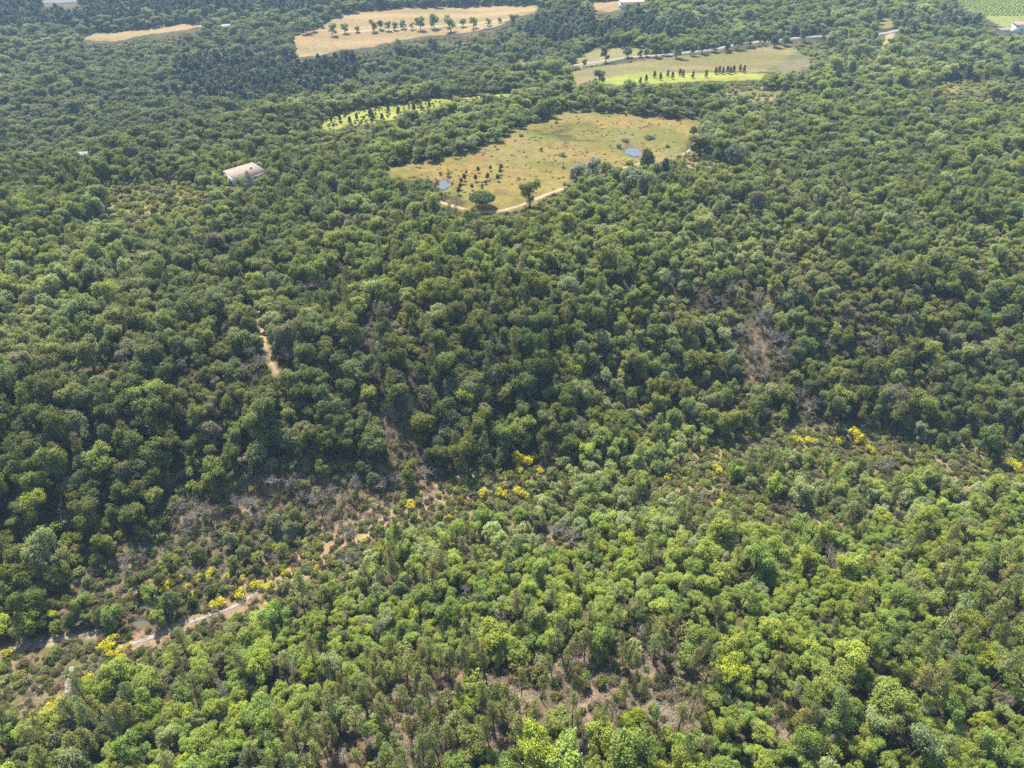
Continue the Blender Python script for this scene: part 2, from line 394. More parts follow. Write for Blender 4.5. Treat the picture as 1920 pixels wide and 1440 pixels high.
def broom(seed):
    r = np.random.default_rng(seed); puffs = []; stems = []
    for i in range(9):
        a = r.uniform(0, 6.28); q = math.sqrt(r.uniform(0, 1)) * .95; s = r.uniform(.38, .55)
        c = np.array([q * math.cos(a), q * math.sin(a), 1.35 - .55 * q * q + r.uniform(-.15, .15)]); puffs.append((c, (s, s, s * .9)))
        stems.append(tube([(0, 0, -.3), c * [.5, .5, .6], c], [.035, .025, .01], 3))
    V, F, L = foliage_from_puffs(puffs, r, 15, .15, .075, 5, spread=1.0)
    ctr = V.reshape(-1, 4, 3).mean(1)
    blob = fnoise(ctr[:, 0] * 10 + ctr[:, 2] * 4, ctr[:, 1] * 10, 3.0, seed)
    yel = (ctr[:, 2] > .8) & (blob > .40) & (r.uniform(0, 1, len(ctr)) < .85)
    tv, tf = join(stems); return tv, tf, V, F, L, yel
def dead(seed, h=5.2, spreadk=1.0, depth=5):
    r = np.random.default_rng(seed); parts = []
    def grow(p, d, ln, rad, lv):
        e = p + d * ln; m = (p + e) / 2 + r.normal(0, ln * .06, 3)
        parts.append(tube([p, m, e], [rad, rad * .8, rad * .55], 3 if lv > 1 else 5))
        if lv >= depth: return
        for k in range(r.integers(3, 5)):
            nd = unit(d + r.normal(0, .55 * spreadk, 3) + np.array([0, 0, .08]))
            s = p + (e - p) * r.uniform(.45, 1.0)
            grow(s, nd, ln * r.uniform(.58, .8), rad * .55, lv + 1)
    d0 = unit(np.array([r.normal(0, .12), r.normal(0, .12), 1.]))
    grow(np.array([0, 0, -.4]), d0, h * .42, .15, 0)
    tv, tf = join(parts)
    return tv, tf
def deadpine(seed):
    r = np.random.default_rng(seed); h = 8.5; lean = r.normal(0, .9, 2)
    def ax(t): return np.array([lean[0] * t * t, lean[1] * t * t, h * t])
    parts = [tube([ax(t) - [0, 0, .5 * (t == 0)] for t in (0, .3, .6, 1)], [.15, .11, .07, .02])]
    for i in range(58):
        t = r.uniform(.28, .99); a = r.uniform(0, 6.28); b = 1.7 * (1 - t) ** .5 * r.uniform(.5, 1.1) + .1; s = ax(t)
        e = s + np.array([math.cos(a) * b, math.sin(a) * b, b * r.uniform(-.1, .5)]); parts.append(tube([s, e], [.04, .018], 3))
        for q in range(5):
            u = s + (e - s) * r.uniform(.3, 1); parts.append(tube([u, u + r.normal(0, .32, 3)], [.02, .012], 3))
    return join(parts)

HID = bpy.data.collections
KINDS = {}
def make_kind(kind, gens, leafmat, barkmat):
    c = bpy.data.collections.new('source_' + kind); vs = []
    for i, g in enumerate(gens):
        tv, tf, lv, lf, L = g[:5]
        tm = mesh_from(kind + '_trunk', tv, tf, [barkmat])
        cm = mesh_from(kind + '_crown', lv, lf, [leafmat], leafvar=L)
        allv = np.concatenate([tv, lv]); nt = len(tf)
        jm = mesh_from(kind + '_whole', allv, [tf, lf + len(tv)], [barkmat, leafmat], mi=np.r_[np.zeros(nt), np.ones(len(lf))], leafvar=np.r_[np.zeros(nt), L])
        o = bpy.data.objects.new('%s_source' % kind, jm); c.objects.link(o)
        rad = np.percentile(np.hypot(lv[:, 0], lv[:, 1]), 96); vs.append((tm, cm, jm, rad, lv[:, 2].max()))
    KINDS[kind] = (c, vs)
make_kind('oak_tree', [oak(s, r, h, q, n) for s, r, h, q, n in ((1, 2.4, 6.2, 1, 13), (2, 2.2, 6.4, 1.15, 12), (3, 2.6, 6.0, .9, 15), (4, 2.3, 6.0, 1.05, 11), (5, 2.5, 6.8, 1.1, 14), (6, 2.1, 5.6, 1.0, 10), (7, 2.5, 5.9, .95, 16), (8, 2.3, 6.6, 1.2, 13))], M['leaf'], M['bark'])
make_kind('holm_oak', [holm(s) for s in range(20, 25)], M['leaf'], M['bark'])
make_kind('pine_tree', [pine(s) for s in range(30, 37)], M['needle'], M['pinebark'])
make_kind('conifer_tree', [conifer(s) for s in range(40, 44)], M['needle'], M['pinebark'])
make_kind('shrub', [shrub(s) for s in range(50, 56)], M['leaf'], M['bark'])

# ------------------------------------------------------------------ ground sheet (one grid, its fields and meadows are faces of the same grid)
PITS = []
def gcolour(x, y):
    n1 = fnoise(x, y, 14, 1); n2 = fnoise(x, y, 45, 2); n3 = fnoise(x, y, 5, 7)
    def mix(a, b, t): return np.asarray(a)[None] * (1 - t[:, None]) + np.asarray(b)[None] * t[:, None]
    c = mix((.055, .05, .026), (.15, .115, .075), sm((n1 - .3) / .45))
    c = np.where((sm((n3 - .5) / .2) * .6)[:, None] > .2, mix((.06, .07, .028), (.10, .10, .045), n2), c)
    def put(name, col2, jit=2.0):
        m = zone(name, x + (n3 - .5) * jit * 2, y + (n1 - .5) * jit * 3)
        c[m] = col2[m]
    put('pines', mix((.17, .12, .09), (.29, .205, .16), sm((n3 - .3) / .4)))
    put('clear', mix((.19, .135, .105), (.34, .245, .195), sm((n3 - .3) / .4)), 3)
    put('scrub', mix((.17, .17, .075), (.30, .235, .14), sm((n1 - .35) / .35)))
    put('bank', mix((.17, .125, .08), (.42, .285, .20), sm((n1 - .3) / .35)))
    put('open', mix((.16, .15, .065), (.30, .22, .14), sm((n3 - .35) / .3)))
    put('bare', mix((.22, .15, .10), (.38, .26, .18), n3), 1.5)
    put('heath', mix((.17, .17, .045), (.30, .24, .10), sm((n1 - .35) / .3)))
    put('fallow', mix((.20, .19, .08), (.34, .25, .15), sm((n1 - .35) / .3)))
    md = mix((.25, .22, .075), (.37, .27, .12), sm((n1 - .33) / .3)); md = md * (1 - .5 * sm((.45 - n3) / .15)[:, None] * sm((n2 - .5) / .2)[:, None])
    g = sm((fnoise(x, y, 30, 33) - .52) / .2)[:, None] * .6; md = md * (1 - g) + np.array([.27, .27, .15]) * g
    o = sm((fnoise(x, y, 22, 35) - .52) / .2)[:, None] * .7; md = md * (1 - o) + np.array([.38, .25, .14]) * o
    put('meadow', md * np.array([.86, .85, .68]), 4.5)
    st = mix((.40, .28, .17), (.52, .37, .24), sm((fnoise(x * .25, y, 16, 36) - .3) / .4))
    put('stubble', st * np.array([.84, .82, .74]), 1.5)
    put('pasture', mix((.22, .19, .08), (.33, .25, .13), sm((fnoise(x * .4, y, 26, 37) - .35) / .3)), 1.5)
    put('verge', mix((.22, .20, .09), (.32, .26, .14), n1), 1.5)
    put('crop', mix((.29, .31, .06), (.40, .39, .09), sm((n1 - .3) / .4)), 1.0)
    put('moor', mix((.15, .15, .07), (.24, .19, .12), sm((n1 - .4) / .25)))
    put('vineyard', mix((.27, .31, .10), (.34, .36, .13), n1), 1)
    for (cx, cy, rx, ry, dd) in PITS:
        q_ = np.sqrt(((x - cx) / rx) ** 2 + ((y - cy) / ry) ** 2) + (n3 - .5) * .8; t = (1 - sm((q_ - 1.1) / .5))[:, None] * .8; c = c * (1 - t) + np.array((.19, .14, .09)) * t
    for L, ww, cc in ((L_ravine, 3.4, (.46, .32, .22)), (L_ravine2, 2.0, (.38, .29, .18)), (L_ravine3, 2.0, (.38, .28, .19)), (L_path, .8, (.50, .36, .2)), (L_path3, .6, (.45, .33, .22)), (L_bankpath2, 2.2, (.36, .25, .175)), (L_bankpath, 1.2, (.40, .32, .24)), (L_far, 2.0, (.5, .38, .26)), (L_fpath, 1.5, (.5, .45, .33))):
        d = dist_line(L, x, y); t = (1 - sm((d - ww * (.5 + n3)) / (ww * .4)))[:, None]; c = c * (1 - t) + np.array(cc) * t
    return c * np.array([.43, .41, .37])
PITS0 = 0   # (x, y, rx, ry, depth) hollows that hold water
def add_pit(px, py, rx, ry, dep):
    x, y = at(px, py); PITS.append((x, y, rx, ry, dep)); return x, y
pond1 = add_pit(833, 345, 2.4, 6.6, 1.0)
pond2 = add_pit(1187, 284, 3.6, 7.6, 1.0)
streamp = add_pit(262, 1167, 2.6, .9, .5)
lakep = add_pit(112, 1, 24, 22, 1.5)
def Hg(x, y):
    z = H(x, y)
    for (cx, cy, rx, ry, dep) in PITS:
        zc = H(cx, cy); q = np.sqrt(((x - cx) / rx) ** 2 + ((y - cy) / ry) ** 2)
        lvl = zc - .1
        t = 1 - sm((q - 1) / .6); z = z * (1 - t) + (lvl - dep * np.clip(1.25 - q, 0, 1)) * t
    return z
rows = [-120.]
while rows[-1] < 1500: rows.append(rows[-1] + (6 if rows[-1] < 18 else max(.8, (rows[-1] * .0046 + .35))))
rows = np.array(rows + [1900, 2500.]); NU = 460
u = np.linspace(-1, 1, NU)
YY, UU = np.meshgrid(rows, u, indexing='ij'); XX = UU * (np.clip(YY, 0, None) * 1.02 + 110)
XX[-3:] *= 1.0
ZZ = Hg(XX, YY)
gv = np.stack([XX.ravel(), YY.ravel(), ZZ.ravel()], 1)
nr = len(rows); idx = np.arange(nr * NU).reshape(nr, NU)
q = np.stack([idx[:-1, :-1], idx[:-1, 1:], idx[1:, 1:], idx[1:, :-1]], -1).reshape(-1, 4)
gc = np.concatenate([gcolour(gv[i:i + 60000, 0], gv[i:i + 60000, 1]) for i in range(0, len(gv), 60000)])
fc = gv[q].mean(1); owner = np.zeros(len(q), int)
NAMED = [('meadow', 'meadow'), ('stubble', 'stubble_field'), ('pasture', 'pasture'), ('crop', 'yellow_field'), ('vineyard', 'vineyard_ground')]
for k, (zn, _) in enumerate(NAMED): owner[zone(zn, fc[:, 0], fc[:, 1])] = k + 1
for k, nm in enumerate(['ground'] + [b for a, b in NAMED]):
    s = q[owner == k]; used, inv = np.unique(s.ravel(), return_inverse=True)
    me = mesh_from(nm, gv[used], inv.reshape(-1, 4), [M['ground']], smooth=True)
    a = me.attributes.new('gcol', 'FLOAT_COLOR', 'POINT'); cc = np.ones((len(used), 4), np.float32); cc[:, :3] = gc[used]; a.data.foreach_set('color', cc.ravel())
    tag(link(nm, me), kind='structure')
# outer ground behind and beside, reaching past the view
# ------------------------------------------------------------------ roads, tracks, water
def ribbon(name, P, width, m, lift=.06, kind='structure', jag=0.0, step=1.5):
    seg = np.r_[0, np.cumsum(np.hypot(*np.diff(P, axis=0).T))]; s = np.arange(0, seg[-1], step)
    x = np.interp(s, seg, P[:, 0]); y = np.interp(s, seg, P[:, 1])
    k = np.ones(5) / 5; xp = np.convolve(np.pad(x, 2, 'edge'), k, 'valid'); yp = np.convolve(np.pad(y, 2, 'edge'), k, 'valid')
    dx = np.gradient(xp); dy = np.gradient(yp); l = np.hypot(dx, dy); nx, ny = -dy / l, dx / l; V = []; n = 7
    for j in range(n):
        t = (j / (n - 1) - .5) * width * (1 + jag * (vnoise(s, s * 0 + j, 2.5, 9) - .5) * 2)
        a = xp + nx * t; b = yp + ny * t; edge = abs(j / (n - 1) - .5) > .45
        V.append(np.stack([a, b, Hg(a, b) + (-.25 if edge else lift)], 1))
    V = np.stack(V, 1); m_ = len(s); ii = np.arange(m_ * n).reshape(m_, n)
    F = np.stack([ii[:-1, :-1], ii[1:, :-1], ii[1:, 1:], ii[:-1, 1:]], -1).reshape(-1, 4)
    return tag(link(name, mesh_from(name, V.reshape(-1, 3), F, [m], smooth=True)), kind=kind)
ribbon('road', L_road, 4.4, M['asphalt'], .5)
ribbon('road', L_road2, 5, M['asphalt'], .6)
ribbon('dirt_track', L_track, 2.4, M['track'], .12, jag=.35)
ribbon('dirt_track', L_track2, 1.9, M['track'], .12, jag=.35)
ribbon('dirt_track', L_track3, 1.7, M['track'], .12, jag=.35)
ribbon('dirt_track', L_bankpath2, 1.0, M['rock'], .10, jag=.9, step=.8)
ribbon('rocky_gully', L_gully, 1.0, M['rock'], .10, jag=.9, step=.5)
ribbon('dirt_track', L_bankpath, .8, M['rock'], .08, jag=.9, step=.6)
ribbon('footpath', L_path, .8, M['track'], .06, jag=.5, step=.8)
def water(name, c, rx, ry, m, z=None, seed=0, n=56):
    V = [(c[0], c[1], 0)]
    for i in range(n):
        a = 2 * math.pi * i / n; k = 1 + .16 * math.sin(2 * a + seed) + .09 * math.sin(5 * a + seed * 2)
        V.append((c[0] + rx * k * math.cos(a), c[1] + ry * k * math.sin(a), 0))
    V = np.array(V); V[:, 2] = z
    F = np.array([(0, i + 1, (i + 1) % n + 1) for i in range(n)])
    return tag(link(name, mesh_from(name, V, F, [m])), kind='structure')
water('pond_water', pond1, 2.0, 6.0, M['water'], float(H(*pond1)) - .30, 1)
water('pond_water', pond2, 3.2, 7.0, M['water'], float(H(*pond2)) - .30, 2)
water('stream_water', streamp, 2.3, .75, M['streamwater'], float(H(*streamp)) - .34, 3)
water('lake_water', lakep, 21, 19, M['lakewater'], float(H(*lakep)) - .35, 1)
FOOT += [(pond1[0], pond1[1], 6), (pond2[0], pond2[1], 9), (streamp[0], streamp[1], 4)]

# ------------------------------------------------------------------ buildings
def boxm(name, c, s, m, parent, rz=0, tilt=0):
    x, y, z = np.array(s) / 2
    V = np.array([(-x, -y, -z), (x, -y, -z), (x, y, -z), (-x, y, -z), (-x, -y, z), (x, -y, z), (x, y, z), (-x, y, z)])
    if tilt: V[:, 2] += V[:, 1] * tilt
    F = np.array([(0, 3, 2, 1), (4, 5, 6, 7), (0, 1, 5, 4), (1, 2, 6, 5), (2, 3, 7, 6), (3, 0, 4, 7)])
    o = link(name, mesh_from(name, V, F, [m]), parent); o.location = c; o.rotation_euler.z = rz
    return o
def tiled_roof(name, L, W, z0, z1, m, parent, over=.35, th=.18):
    """single pitch: low along -y, high along +y, with rows of half-round tiles running down the slope"""
    n = int((L + 2 * over) / .16); xs = np.linspace(-L / 2 - over, L / 2 + over, n); V = []; sl = (z1 - z0) / W
    bump = np.abs(np.sin(np.arange(n) * math.pi / 2)) * .07
    for x, b in zip(xs, bump):
        for yy in (-W / 2 - over, W / 2 + over):
            zz = z0 + (yy + W / 2) * sl; V += [(x, yy, zz + b), (x, yy, zz - th)]
    V = np.array(V); F = []
    for i in range(n - 1):
        a = i * 4; b = a + 4
        F += [(a, b, b + 2, a + 2), (a + 1, a + 3, b + 3, b + 1), (a, a + 1, b + 1, b), (a + 2, b + 2, b + 3, a + 3)]
    F += [(0, 2, 3, 1), (len(V) - 4, len(V) - 3, len(V) - 1, len(V) - 2)]
    return link(name, mesh_from(name, V, np.array(F), [m]), parent)
def prism_wall(name, L, W, z0, z1, m, parent, base=-1.5, t=.3):
    """four walls with a sloped top, hollow"""
    parts = []
    def slab(x0, x1, y0, y1):
        zz = lambda y: z0 + (y + W / 2) * (z1 - z0) / W - .16
        V = np.array([(x0, y0, base), (x1, y0, base), (x1, y1, base), (x0, y1, base), (x0, y0, zz(y0)), (x1, y0, zz(y0)), (x1, y1, zz(y1)), (x0, y1, zz(y1))])
        F = np.array([(0, 3, 2, 1), (4, 5, 6, 7), (0, 1, 5, 4), (1, 2, 6, 5), (2, 3, 7, 6), (3, 0, 4, 7)]); parts.append((V, F))
    slab(-L / 2, L / 2, -W / 2, -W / 2 + t); slab(-L / 2, L / 2, W / 2 - t, W / 2); slab(-L / 2, -L / 2 + t, -W / 2 + t, W / 2 - t); slab(L / 2 - t, L / 2, -W / 2 + t, W / 2 - t)
    V, F = join(parts); return link(name, mesh_from(name, V, F, [m]), parent)
def opening(parent, x, y, z, w_, h_, face, shutter=False):
    """window: frame (proud of wall) > pane"""
    rz = {'-y': 0, '+y': math.pi, '-x': -math.pi / 2, '+x': math.pi / 2}[face]
    parts = []
    def b(cx, cz, sx, sz, d=.10):
        V = np.array([(cx - sx / 2, -d, cz - sz / 2), (cx + sx / 2, -d, cz - sz / 2), (cx + sx / 2, .05, cz - sz / 2), (cx - sx / 2, .05, cz - sz / 2), (cx - sx / 2, -d, cz + sz / 2), (cx + sx / 2, -d, cz + sz / 2), (cx + sx / 2, .05, cz + sz / 2), (cx - sx / 2, .05, cz + sz / 2)])
        parts.append((V, np.array([(0, 3, 2, 1), (4, 5, 6, 7), (0, 1, 5, 4), (1, 2, 6, 5), (2, 3, 7, 6), (3, 0, 4, 7)])))
    b(0, h_ / 2 + .04, w_ + .16, .08); b(0, -h_ / 2 - .05, w_ + .24, .10, .16); b(-w_ / 2 - .04, 0, .08, h_); b(w_ / 2 + .04, 0, .08, h_)
    V, F = join(parts); fr = link('window', mesh_from('window', V, F, [M['wood']]), parent); fr.location = (x, y, z); fr.rotation_euler.z = rz
    pv = np.array([(-w_ / 2, -.03, -h_ / 2), (w_ / 2, -.03, -h_ / 2), (w_ / 2, -.03, h_ / 2), (-w_ / 2, -.03, h_ / 2), (-w_ / 2, .04, -h_ / 2), (w_ / 2, .04, -h_ / 2), (w_ / 2, .04, h_ / 2), (-w_ / 2, .04, h_ / 2)])
    link('pane', mesh_from('pane', pv, np.array([(0, 1, 2, 3), (4, 7, 6, 5), (0, 3, 7, 4), (1, 5, 6, 2), (0, 4, 5, 1), (3, 2, 6, 7)]), [M['dark']]), fr)
def house(x, y, ang, L, W, h0, h1, label, roofm, wallm=None, wins=(), chim=None, name='house', cat='house', zb=None):
    z = float(H(x, y)) if zb is None else zb
    root = bpy.data.objects.new(name, None); col.objects.link(root); root.location = (x, y, z); root.rotation_euler.z = ang
    tag(root, label, cat)
    prism_wall('wall', L, W, h0, h1, wallm or M['render_wall'], root)
    rf = tiled_roof('roof', L, W, h0, h1, roofm, root)
    for a in wins: opening(root, *a)
    if chim:
        c = boxm('chimney', (chim[0], chim[1], h0 + (chim[1] + W / 2) * (h1 - h0) / W + .3), (.7, .7, 1.1), M['render_wall'], rf)
    FOOT.append((x, y, max(L, W) / 2 + 2.0)); return root
hz = 0.0
hx, hy = -102.1, 275.6
house(hx, hy, R(51.5) , 12.6, 8.1, 5.0, 6.4, 'low white farmhouse with a pale pink tiled roof standing alone among the trees', M['tiles'],
      wins=((-6.3, .9, 2.7, .9, 1.1, '-x'), (-6.3, 2.6, 5.0, .35, .35, '-x'), (4.6, -4.05, 3.0, 1.5, 2.1, '-y'), (1.6, -4.05, 3.4, .9, 1.0, '-y'), (-4.2, -4.05, 3.4, .9, 1.0, '-y')), chim=(3.0, .4), zb=float(H(hx, hy)))
def far_house(px, py, L, W, ang, label, roofm, h=3.2, name='house', cat='house'):
    x, y = at(px, py)
    house(x, y, R(ang), L, W, h, h + W * .2, label, roofm, wins=((-L * .25, -W / 2, h * .55, 1.0, 1.2, '-y'), (L * .25, -W / 2, h * .55, 1.0, 1.2, '-y')), name=name, cat=cat)
    return x, y
far_house(424, 56, 15, 7, 3, 'long low shed with a grey roof beside the narrow straw field', M['grey_roof'], 2.6, 'shed', 'shed')
far_house(157, 306, 4.6, 3, 12, 'small hut with a pale grey roof half hidden by dark trees on the left', M['grey_roof'], 3.6, 'hut', 'hut')
far_house(1186, 12, 22, 9, 8, 'long farmhouse with orange tiled roof at the end of the straw field', M['orange_tiles'], 3.6)
far_house(1619, 6, 9, 7, 10, 'small cottage with orange roof among trees near the top right', M['orange_tiles'], 7.0)
far_house(1643, 16, 7, 6, -5, 'small pale cottage just below the orange roofed one', M['tiles'], 6.5)
far_house(1914, 61, 12, 8, 4, 'pale farm building beside the green vineyard at the right edge', M['tiles'], 5)
far_house(-4, 160, 6, 6, 10, 'pale cottage cut off by the left edge of the photo', M['tiles'], 6)

# ------------------------------------------------------------------ plants
ORD0 = 'first second third fourth fifth sixth seventh eighth ninth tenth eleventh twelfth thirteenth fourteenth fifteenth sixteenth seventeenth eighteenth nineteenth twentieth twenty-first twenty-second twenty-third twenty-fourth twenty-fifth'.split()
ORD = ORD0[:19] + [t + u for t in ('twenty', 'thirty', 'forty', 'fifty', 'sixty', 'seventy', 'eighty', 'ninety') for u in [''] + ['-' + o for o in ORD0[:9]]]
ORD = [o if '-' in o or o in ORD0 else o[:-1] + 'ieth' for o in ORD]
plants = []    # dict(kind, x, y, s, sz, var, rot, tint, label?, group?, name?, cat?)
occ = {}
def occ_add(x, y, r):
    occ.setdefault((int(x // 6), int(y // 6)), []).append((x, y, r))
def occ_free(x, y, r, k=1.0):
    i, j = int(x // 6), int(y // 6)
    for a in (i - 1, i, i + 1):
        for b in (j - 1, j, j + 1):
            for (X, Y, Q) in occ.get((a, b), ()):
                if (X - x) ** 2 + (Y - y) ** 2 < (k * (r + Q)) ** 2: return False
    return True
G = dict(bright=(.235, .268, .032), light=(.200, .235, .050), mid=(.162, .186, .040), dark=(.092, .112, .031), grey=(.215, .225, .100), silver=(.28, .30, .24), lime=(.28, .32, .03), olive=(.195, .175, .055), brown=(.19, .145, .09), rust=(.32, .17, .07))
def place(kind, px, py, wpx, tint, label, name=None, cat='tree', group=None, hk=1.0, var=0, dia=None, hoff=None):
    """a tree the photo shows on its own: crown centre and width as seen"""
    vs = KINDS[kind][1]; v = vs[var % len(vs)]
    x, y = at(px, py); dep = W2P(x, y, float(H(x, y)))[2]
    s = (.86 if py < 1000 else .72) * wpx / f_ * dep / (2 * v[3])
    hh = (v[4] * s * hk * .55) if hoff is None else hoff
    s = min(s, 1.4) if kind == 'oak_tree' and py > 420 else s
    x, y = at(px, py, hh)
    plants.append(dict(kind=kind, x=x, y=y, s=s, sz=s * hk, var=var % len(vs), rot=rng.uniform(0, 6.28), tint=tint, label=label, name=name or kind, cat=cat, group=group, hand=True))
    occ_add(x, y, v[3] * s * .8); return x, y
# trees standing alone or that stand out
UNI = []
place('oak_tree', 1190, 338, 62, (.135, .165, .085), 'broad pale sage green willow at the meadow edge below the larger pond', 'willow_tree', hk=.8, var=2)
place('oak_tree', 1112, 312, 32, (.25, .26, .22), 'silvery grey tree at the meadow edge, the taller silver crown', 'white_poplar', var=1, hk=1.1)
place('oak_tree', 1082, 322, 30, (.20, .21, .17), 'silvery grey tree just left of the taller silver crown', 'white_poplar', var=3)
place('oak_tree', 1320, 258, 26, (.17, .20, .14), 'pale silvery tree right beside the dirt track', 'white_poplar', var=4)
place('oak_tree', 1378, 294, 40, (.10, .125, .09), 'blue-grey rounded tree right of the young pines by the track', 'grey_oak', var=5)
place('oak_tree', 1446, 306, 28, G['mid'], 'round green oak alone on the brown patch right of the track', var=4)
place('oak_tree', 994, 356, 46, G['mid'], 'tall oak standing over the dirt track beside the umbrella pine', var=4, hk=1.1)
place('holm_oak', 1218, 296, 30, G['dark'], 'dark bushy tree on the right bank of the larger pond', 'alder_tree', var=1, hk=1.4)
place('conifer_tree', 1243, 315, 22, (.045, .06, .03), 'dark pointed conifer just right of the larger pond', var=1)
place('holm_oak', 1302, 245, 17, G['dark'], 'small dark tree left of the dirt track bend', var=2, hk=1.2)
place('holm_oak', 1155, 330, 24, G['dark'], 'dark green tree between the silver trees and the willow', var=3, hk=1.2)
place('oak_tree', 1135, 312, 26, G['light'], 'fresh green tree right of the taller silver crown', var=6)
place('oak_tree', 703, 304, 20, G['dark'], 'small rounded tree at the left tip of the meadow', var=6, hk=1.1)
place('holm_oak', 1443, 132, 0.1 + 22, G['mid'], 'lone round bush at the right end of the dry pasture', var=1) if False else None
place('oak_tree', 1124, 142, 26, (.10, .125, .08), 'pale rounded tree at the near edge of the dry pasture', var=2)
place('oak_tree', 1137, 96, 26, G['dark'], 'oak standing close above the pale road, left of the roadside row', var=4, hk=1.2)
# small bushes in the meadow
for i, (px, py, wp, hk, t, lb) in enumerate(((1014, 279, 9, 1.6, 'mid', 'small upright green bush in the middle of the meadow'), (1053, 288, 17, 1.0, 'light', 'rounded light green bush on the right side of the meadow'),
      (1057, 313, 7, 1.4, 'dark', 'tiny dark bush on the meadow just left of the silver trees'), (978, 253, 12, .6, 'dark', 'low dark bush near the forest edge in the upper meadow'),
      (1043, 228, 8, 1.2, 'mid', 'small bush at the upper end of the meadow'), (929, 273, 8, 1, 'mid', 'small green bush below the forest edge, upper one of two'), (933, 279, 7, 1, 'mid', 'small green bush below the forest edge, lower one of two'),
      (965, 263, 7, .6, 'dark', 'low dark bush left of the meadow middle'), (1059, 344, 11, 1, 'mid', 'dark green bush at the end of the bright track'), (825, 324, 8, 1.6, 'grey', 'reddish grey bush on the far bank of the smaller pond'),
      (841, 324, 12, 1.5, 'light', 'green bush on the far bank of the smaller pond'), (847, 340, 10, 1.5, 'lime', 'yellow green bush right of the smaller pond'), (819, 340, 10, 1.2, 'brown', 'brown bush left of the smaller pond'),
      (1218, 257, 26, .5, 'dark', 'low dark bush spreading above the larger pond'), (1173, 262, 16, .8, 'brown', 'brown bush on the left bank of the larger pond'), (1160, 272, 14, .9, 'grey', 'grey green bush left of the larger pond'),
      (1180, 302, 26, .8, 'lime', 'yellow green bush below the larger pond'), (1252, 272, 13, 1, 'mid', 'round bush between the larger pond and the track'), (1335, 277, 12, .7, 'grey', 'pale grey bush right of the track'),
      (775, 330, 14, .5, 'brown', 'low brown bush near the left tip of the meadow'), (938, 238, 10, .5, 'dark', 'low bush at the forest edge, upper left of the meadow'))):
    place('shrub', px, py, wp, G[t], lb, 'bush', 'bush', hk=hk, var=i)
for i, (px, py) in enumerate(((873, 322), (870, 330), (866, 338), (863, 347), (859, 356), (896, 316), (891, 332), (885, 349), (882, 364), (881, 370) , (919, 314), (913, 329), (910, 341), (904, 348), (939, 312), (937, 320), (934, 331))):
    row = 'first' if i < 5 else 'second' if i < 10 else 'third' if i < 14 else 'fourth'
    k = i - (0, 5, 10, 14)[('first', 'second', 'third', 'fourth').index(row)] + 1
    wp = (6, 9, 8, 9, 10, 8, 9, 8, 6, 6, 7, 9, 8, 6, 8, 8, 9)[i]
    place('holm_oak', px, py, wp, (.075, .10, .04), 'young dark tree in the meadow plantation, %s row, %s from the back' % (row, ORD[k - 1]), 'young_tree', 'tree', 'young trees planted in rows on the meadow', hk=1.6 if i not in (12, 8, 9) else 1.0, var=i)
# row of trees across the straw field
FT = [(602, 44, 12), (621, 53, 23), (645, 52, 16), (668, 53, 13), (698, 46, 18), (712, 45, 16), (727, 47, 16), (740, 47, 15), (756, 44, 15), (771, 47, 13), (788, 42, 21), (813, 37, 22), (845, 41, 25), (867, 41, 14), (887, 41, 18), (914, 40, 14), (937, 37, 9), (962, 34, 20), (588, 49, 18), (572, 46, 24), (546, 50, 20)]
FT.sort()
for i, (px, py, wp) in enumerate(FT):
    place('oak_tree', px, py, wp, G['mid'] if i % 3 else G['grey'], '%s tree from the left in the row across the straw field' % ORD[i], 'field_tree', 'tree', 'trees in a row across the straw field', hk=1.25 if px == 813 else .95, var=i)
RT = [(1030, 120, 24), (1052, 118, 18), (1071, 114, 24), (1095, 116, 12), (1178, 97, 20), (1200, 99, 12), (1214, 97, 14), (1232, 92, 22), (1247, 91, 20), (1270, 90, 28), (1296, 90, 22), (1318, 87, 20), (1340, 86, 20), (1362, 84, 18), (1386, 78, 22), (1408, 76, 18), (1432, 73, 16), (1455, 70, 26), (1480, 66, 18), (1510, 63, 20), (1545, 61, 18)]
for i, (px, py, wp) in enumerate(RT):
    place('oak_tree', px, py, wp, G['dark'] if i % 3 else G['mid'], '%s tree from the left in the row along the pale road' % ORD[i], 'roadside_tree', 'tree', 'trees in a row along the road', var=i + 2)
# conifers in the yellow field
for i, (px, py, wp) in enumerate(((620, 222, 6), (637, 220, 7), (668, 217, 7), (694, 212, 10), (700, 216, 8), (728, 203, 7), (745, 207, 8), (775, 198, 8), (791, 200, 6), (806, 196, 7), (655, 224, 8), (716, 220, 9))):
    place('conifer_tree', px, py, wp * 1.1, (.05, .065, .035), '%s small dark conifer from the left standing in the yellow field' % ORD[sorted([620, 637, 668, 694, 700, 728, 745, 775, 791, 806, 655, 716]).index(px)], 'young_conifer', 'tree', 'young conifers in the yellow field', var=i)
tc = [(1200, 150), (1212, 146), (1228, 138), (1240, 142), (1252, 136), (1262, 140), (1275, 134), (1282, 136), (1299, 139), (1325, 137), (1343, 131), (1350, 129), (1357, 131), (1364, 129), (1371, 131), (1377, 128), (1389, 126), (1396, 128)]
for i, (px, py) in enumerate(tc):
    place('conifer_tree', px, py, 7.5, (.095, .115, .06), '%s small conifer from the left in the line below the dry pasture' % ORD[i], 'young_conifer', 'tree', 'young conifers in a line below the pasture', var=i)
for i, (px, py, wp) in enumerate(((1266, 318, 16), (1278, 316, 14), (1302, 300, 12), (1316, 302, 12), (1328, 300, 11), (1338, 304, 12))):
    place('pine_tree', px, py, wp, (.075, .09, .045), '%s slender young pine from the left beside the bend of the dirt track' % ORD[i], 'pine_tree', 'tree', 'young pines beside the dirt track', var=i)
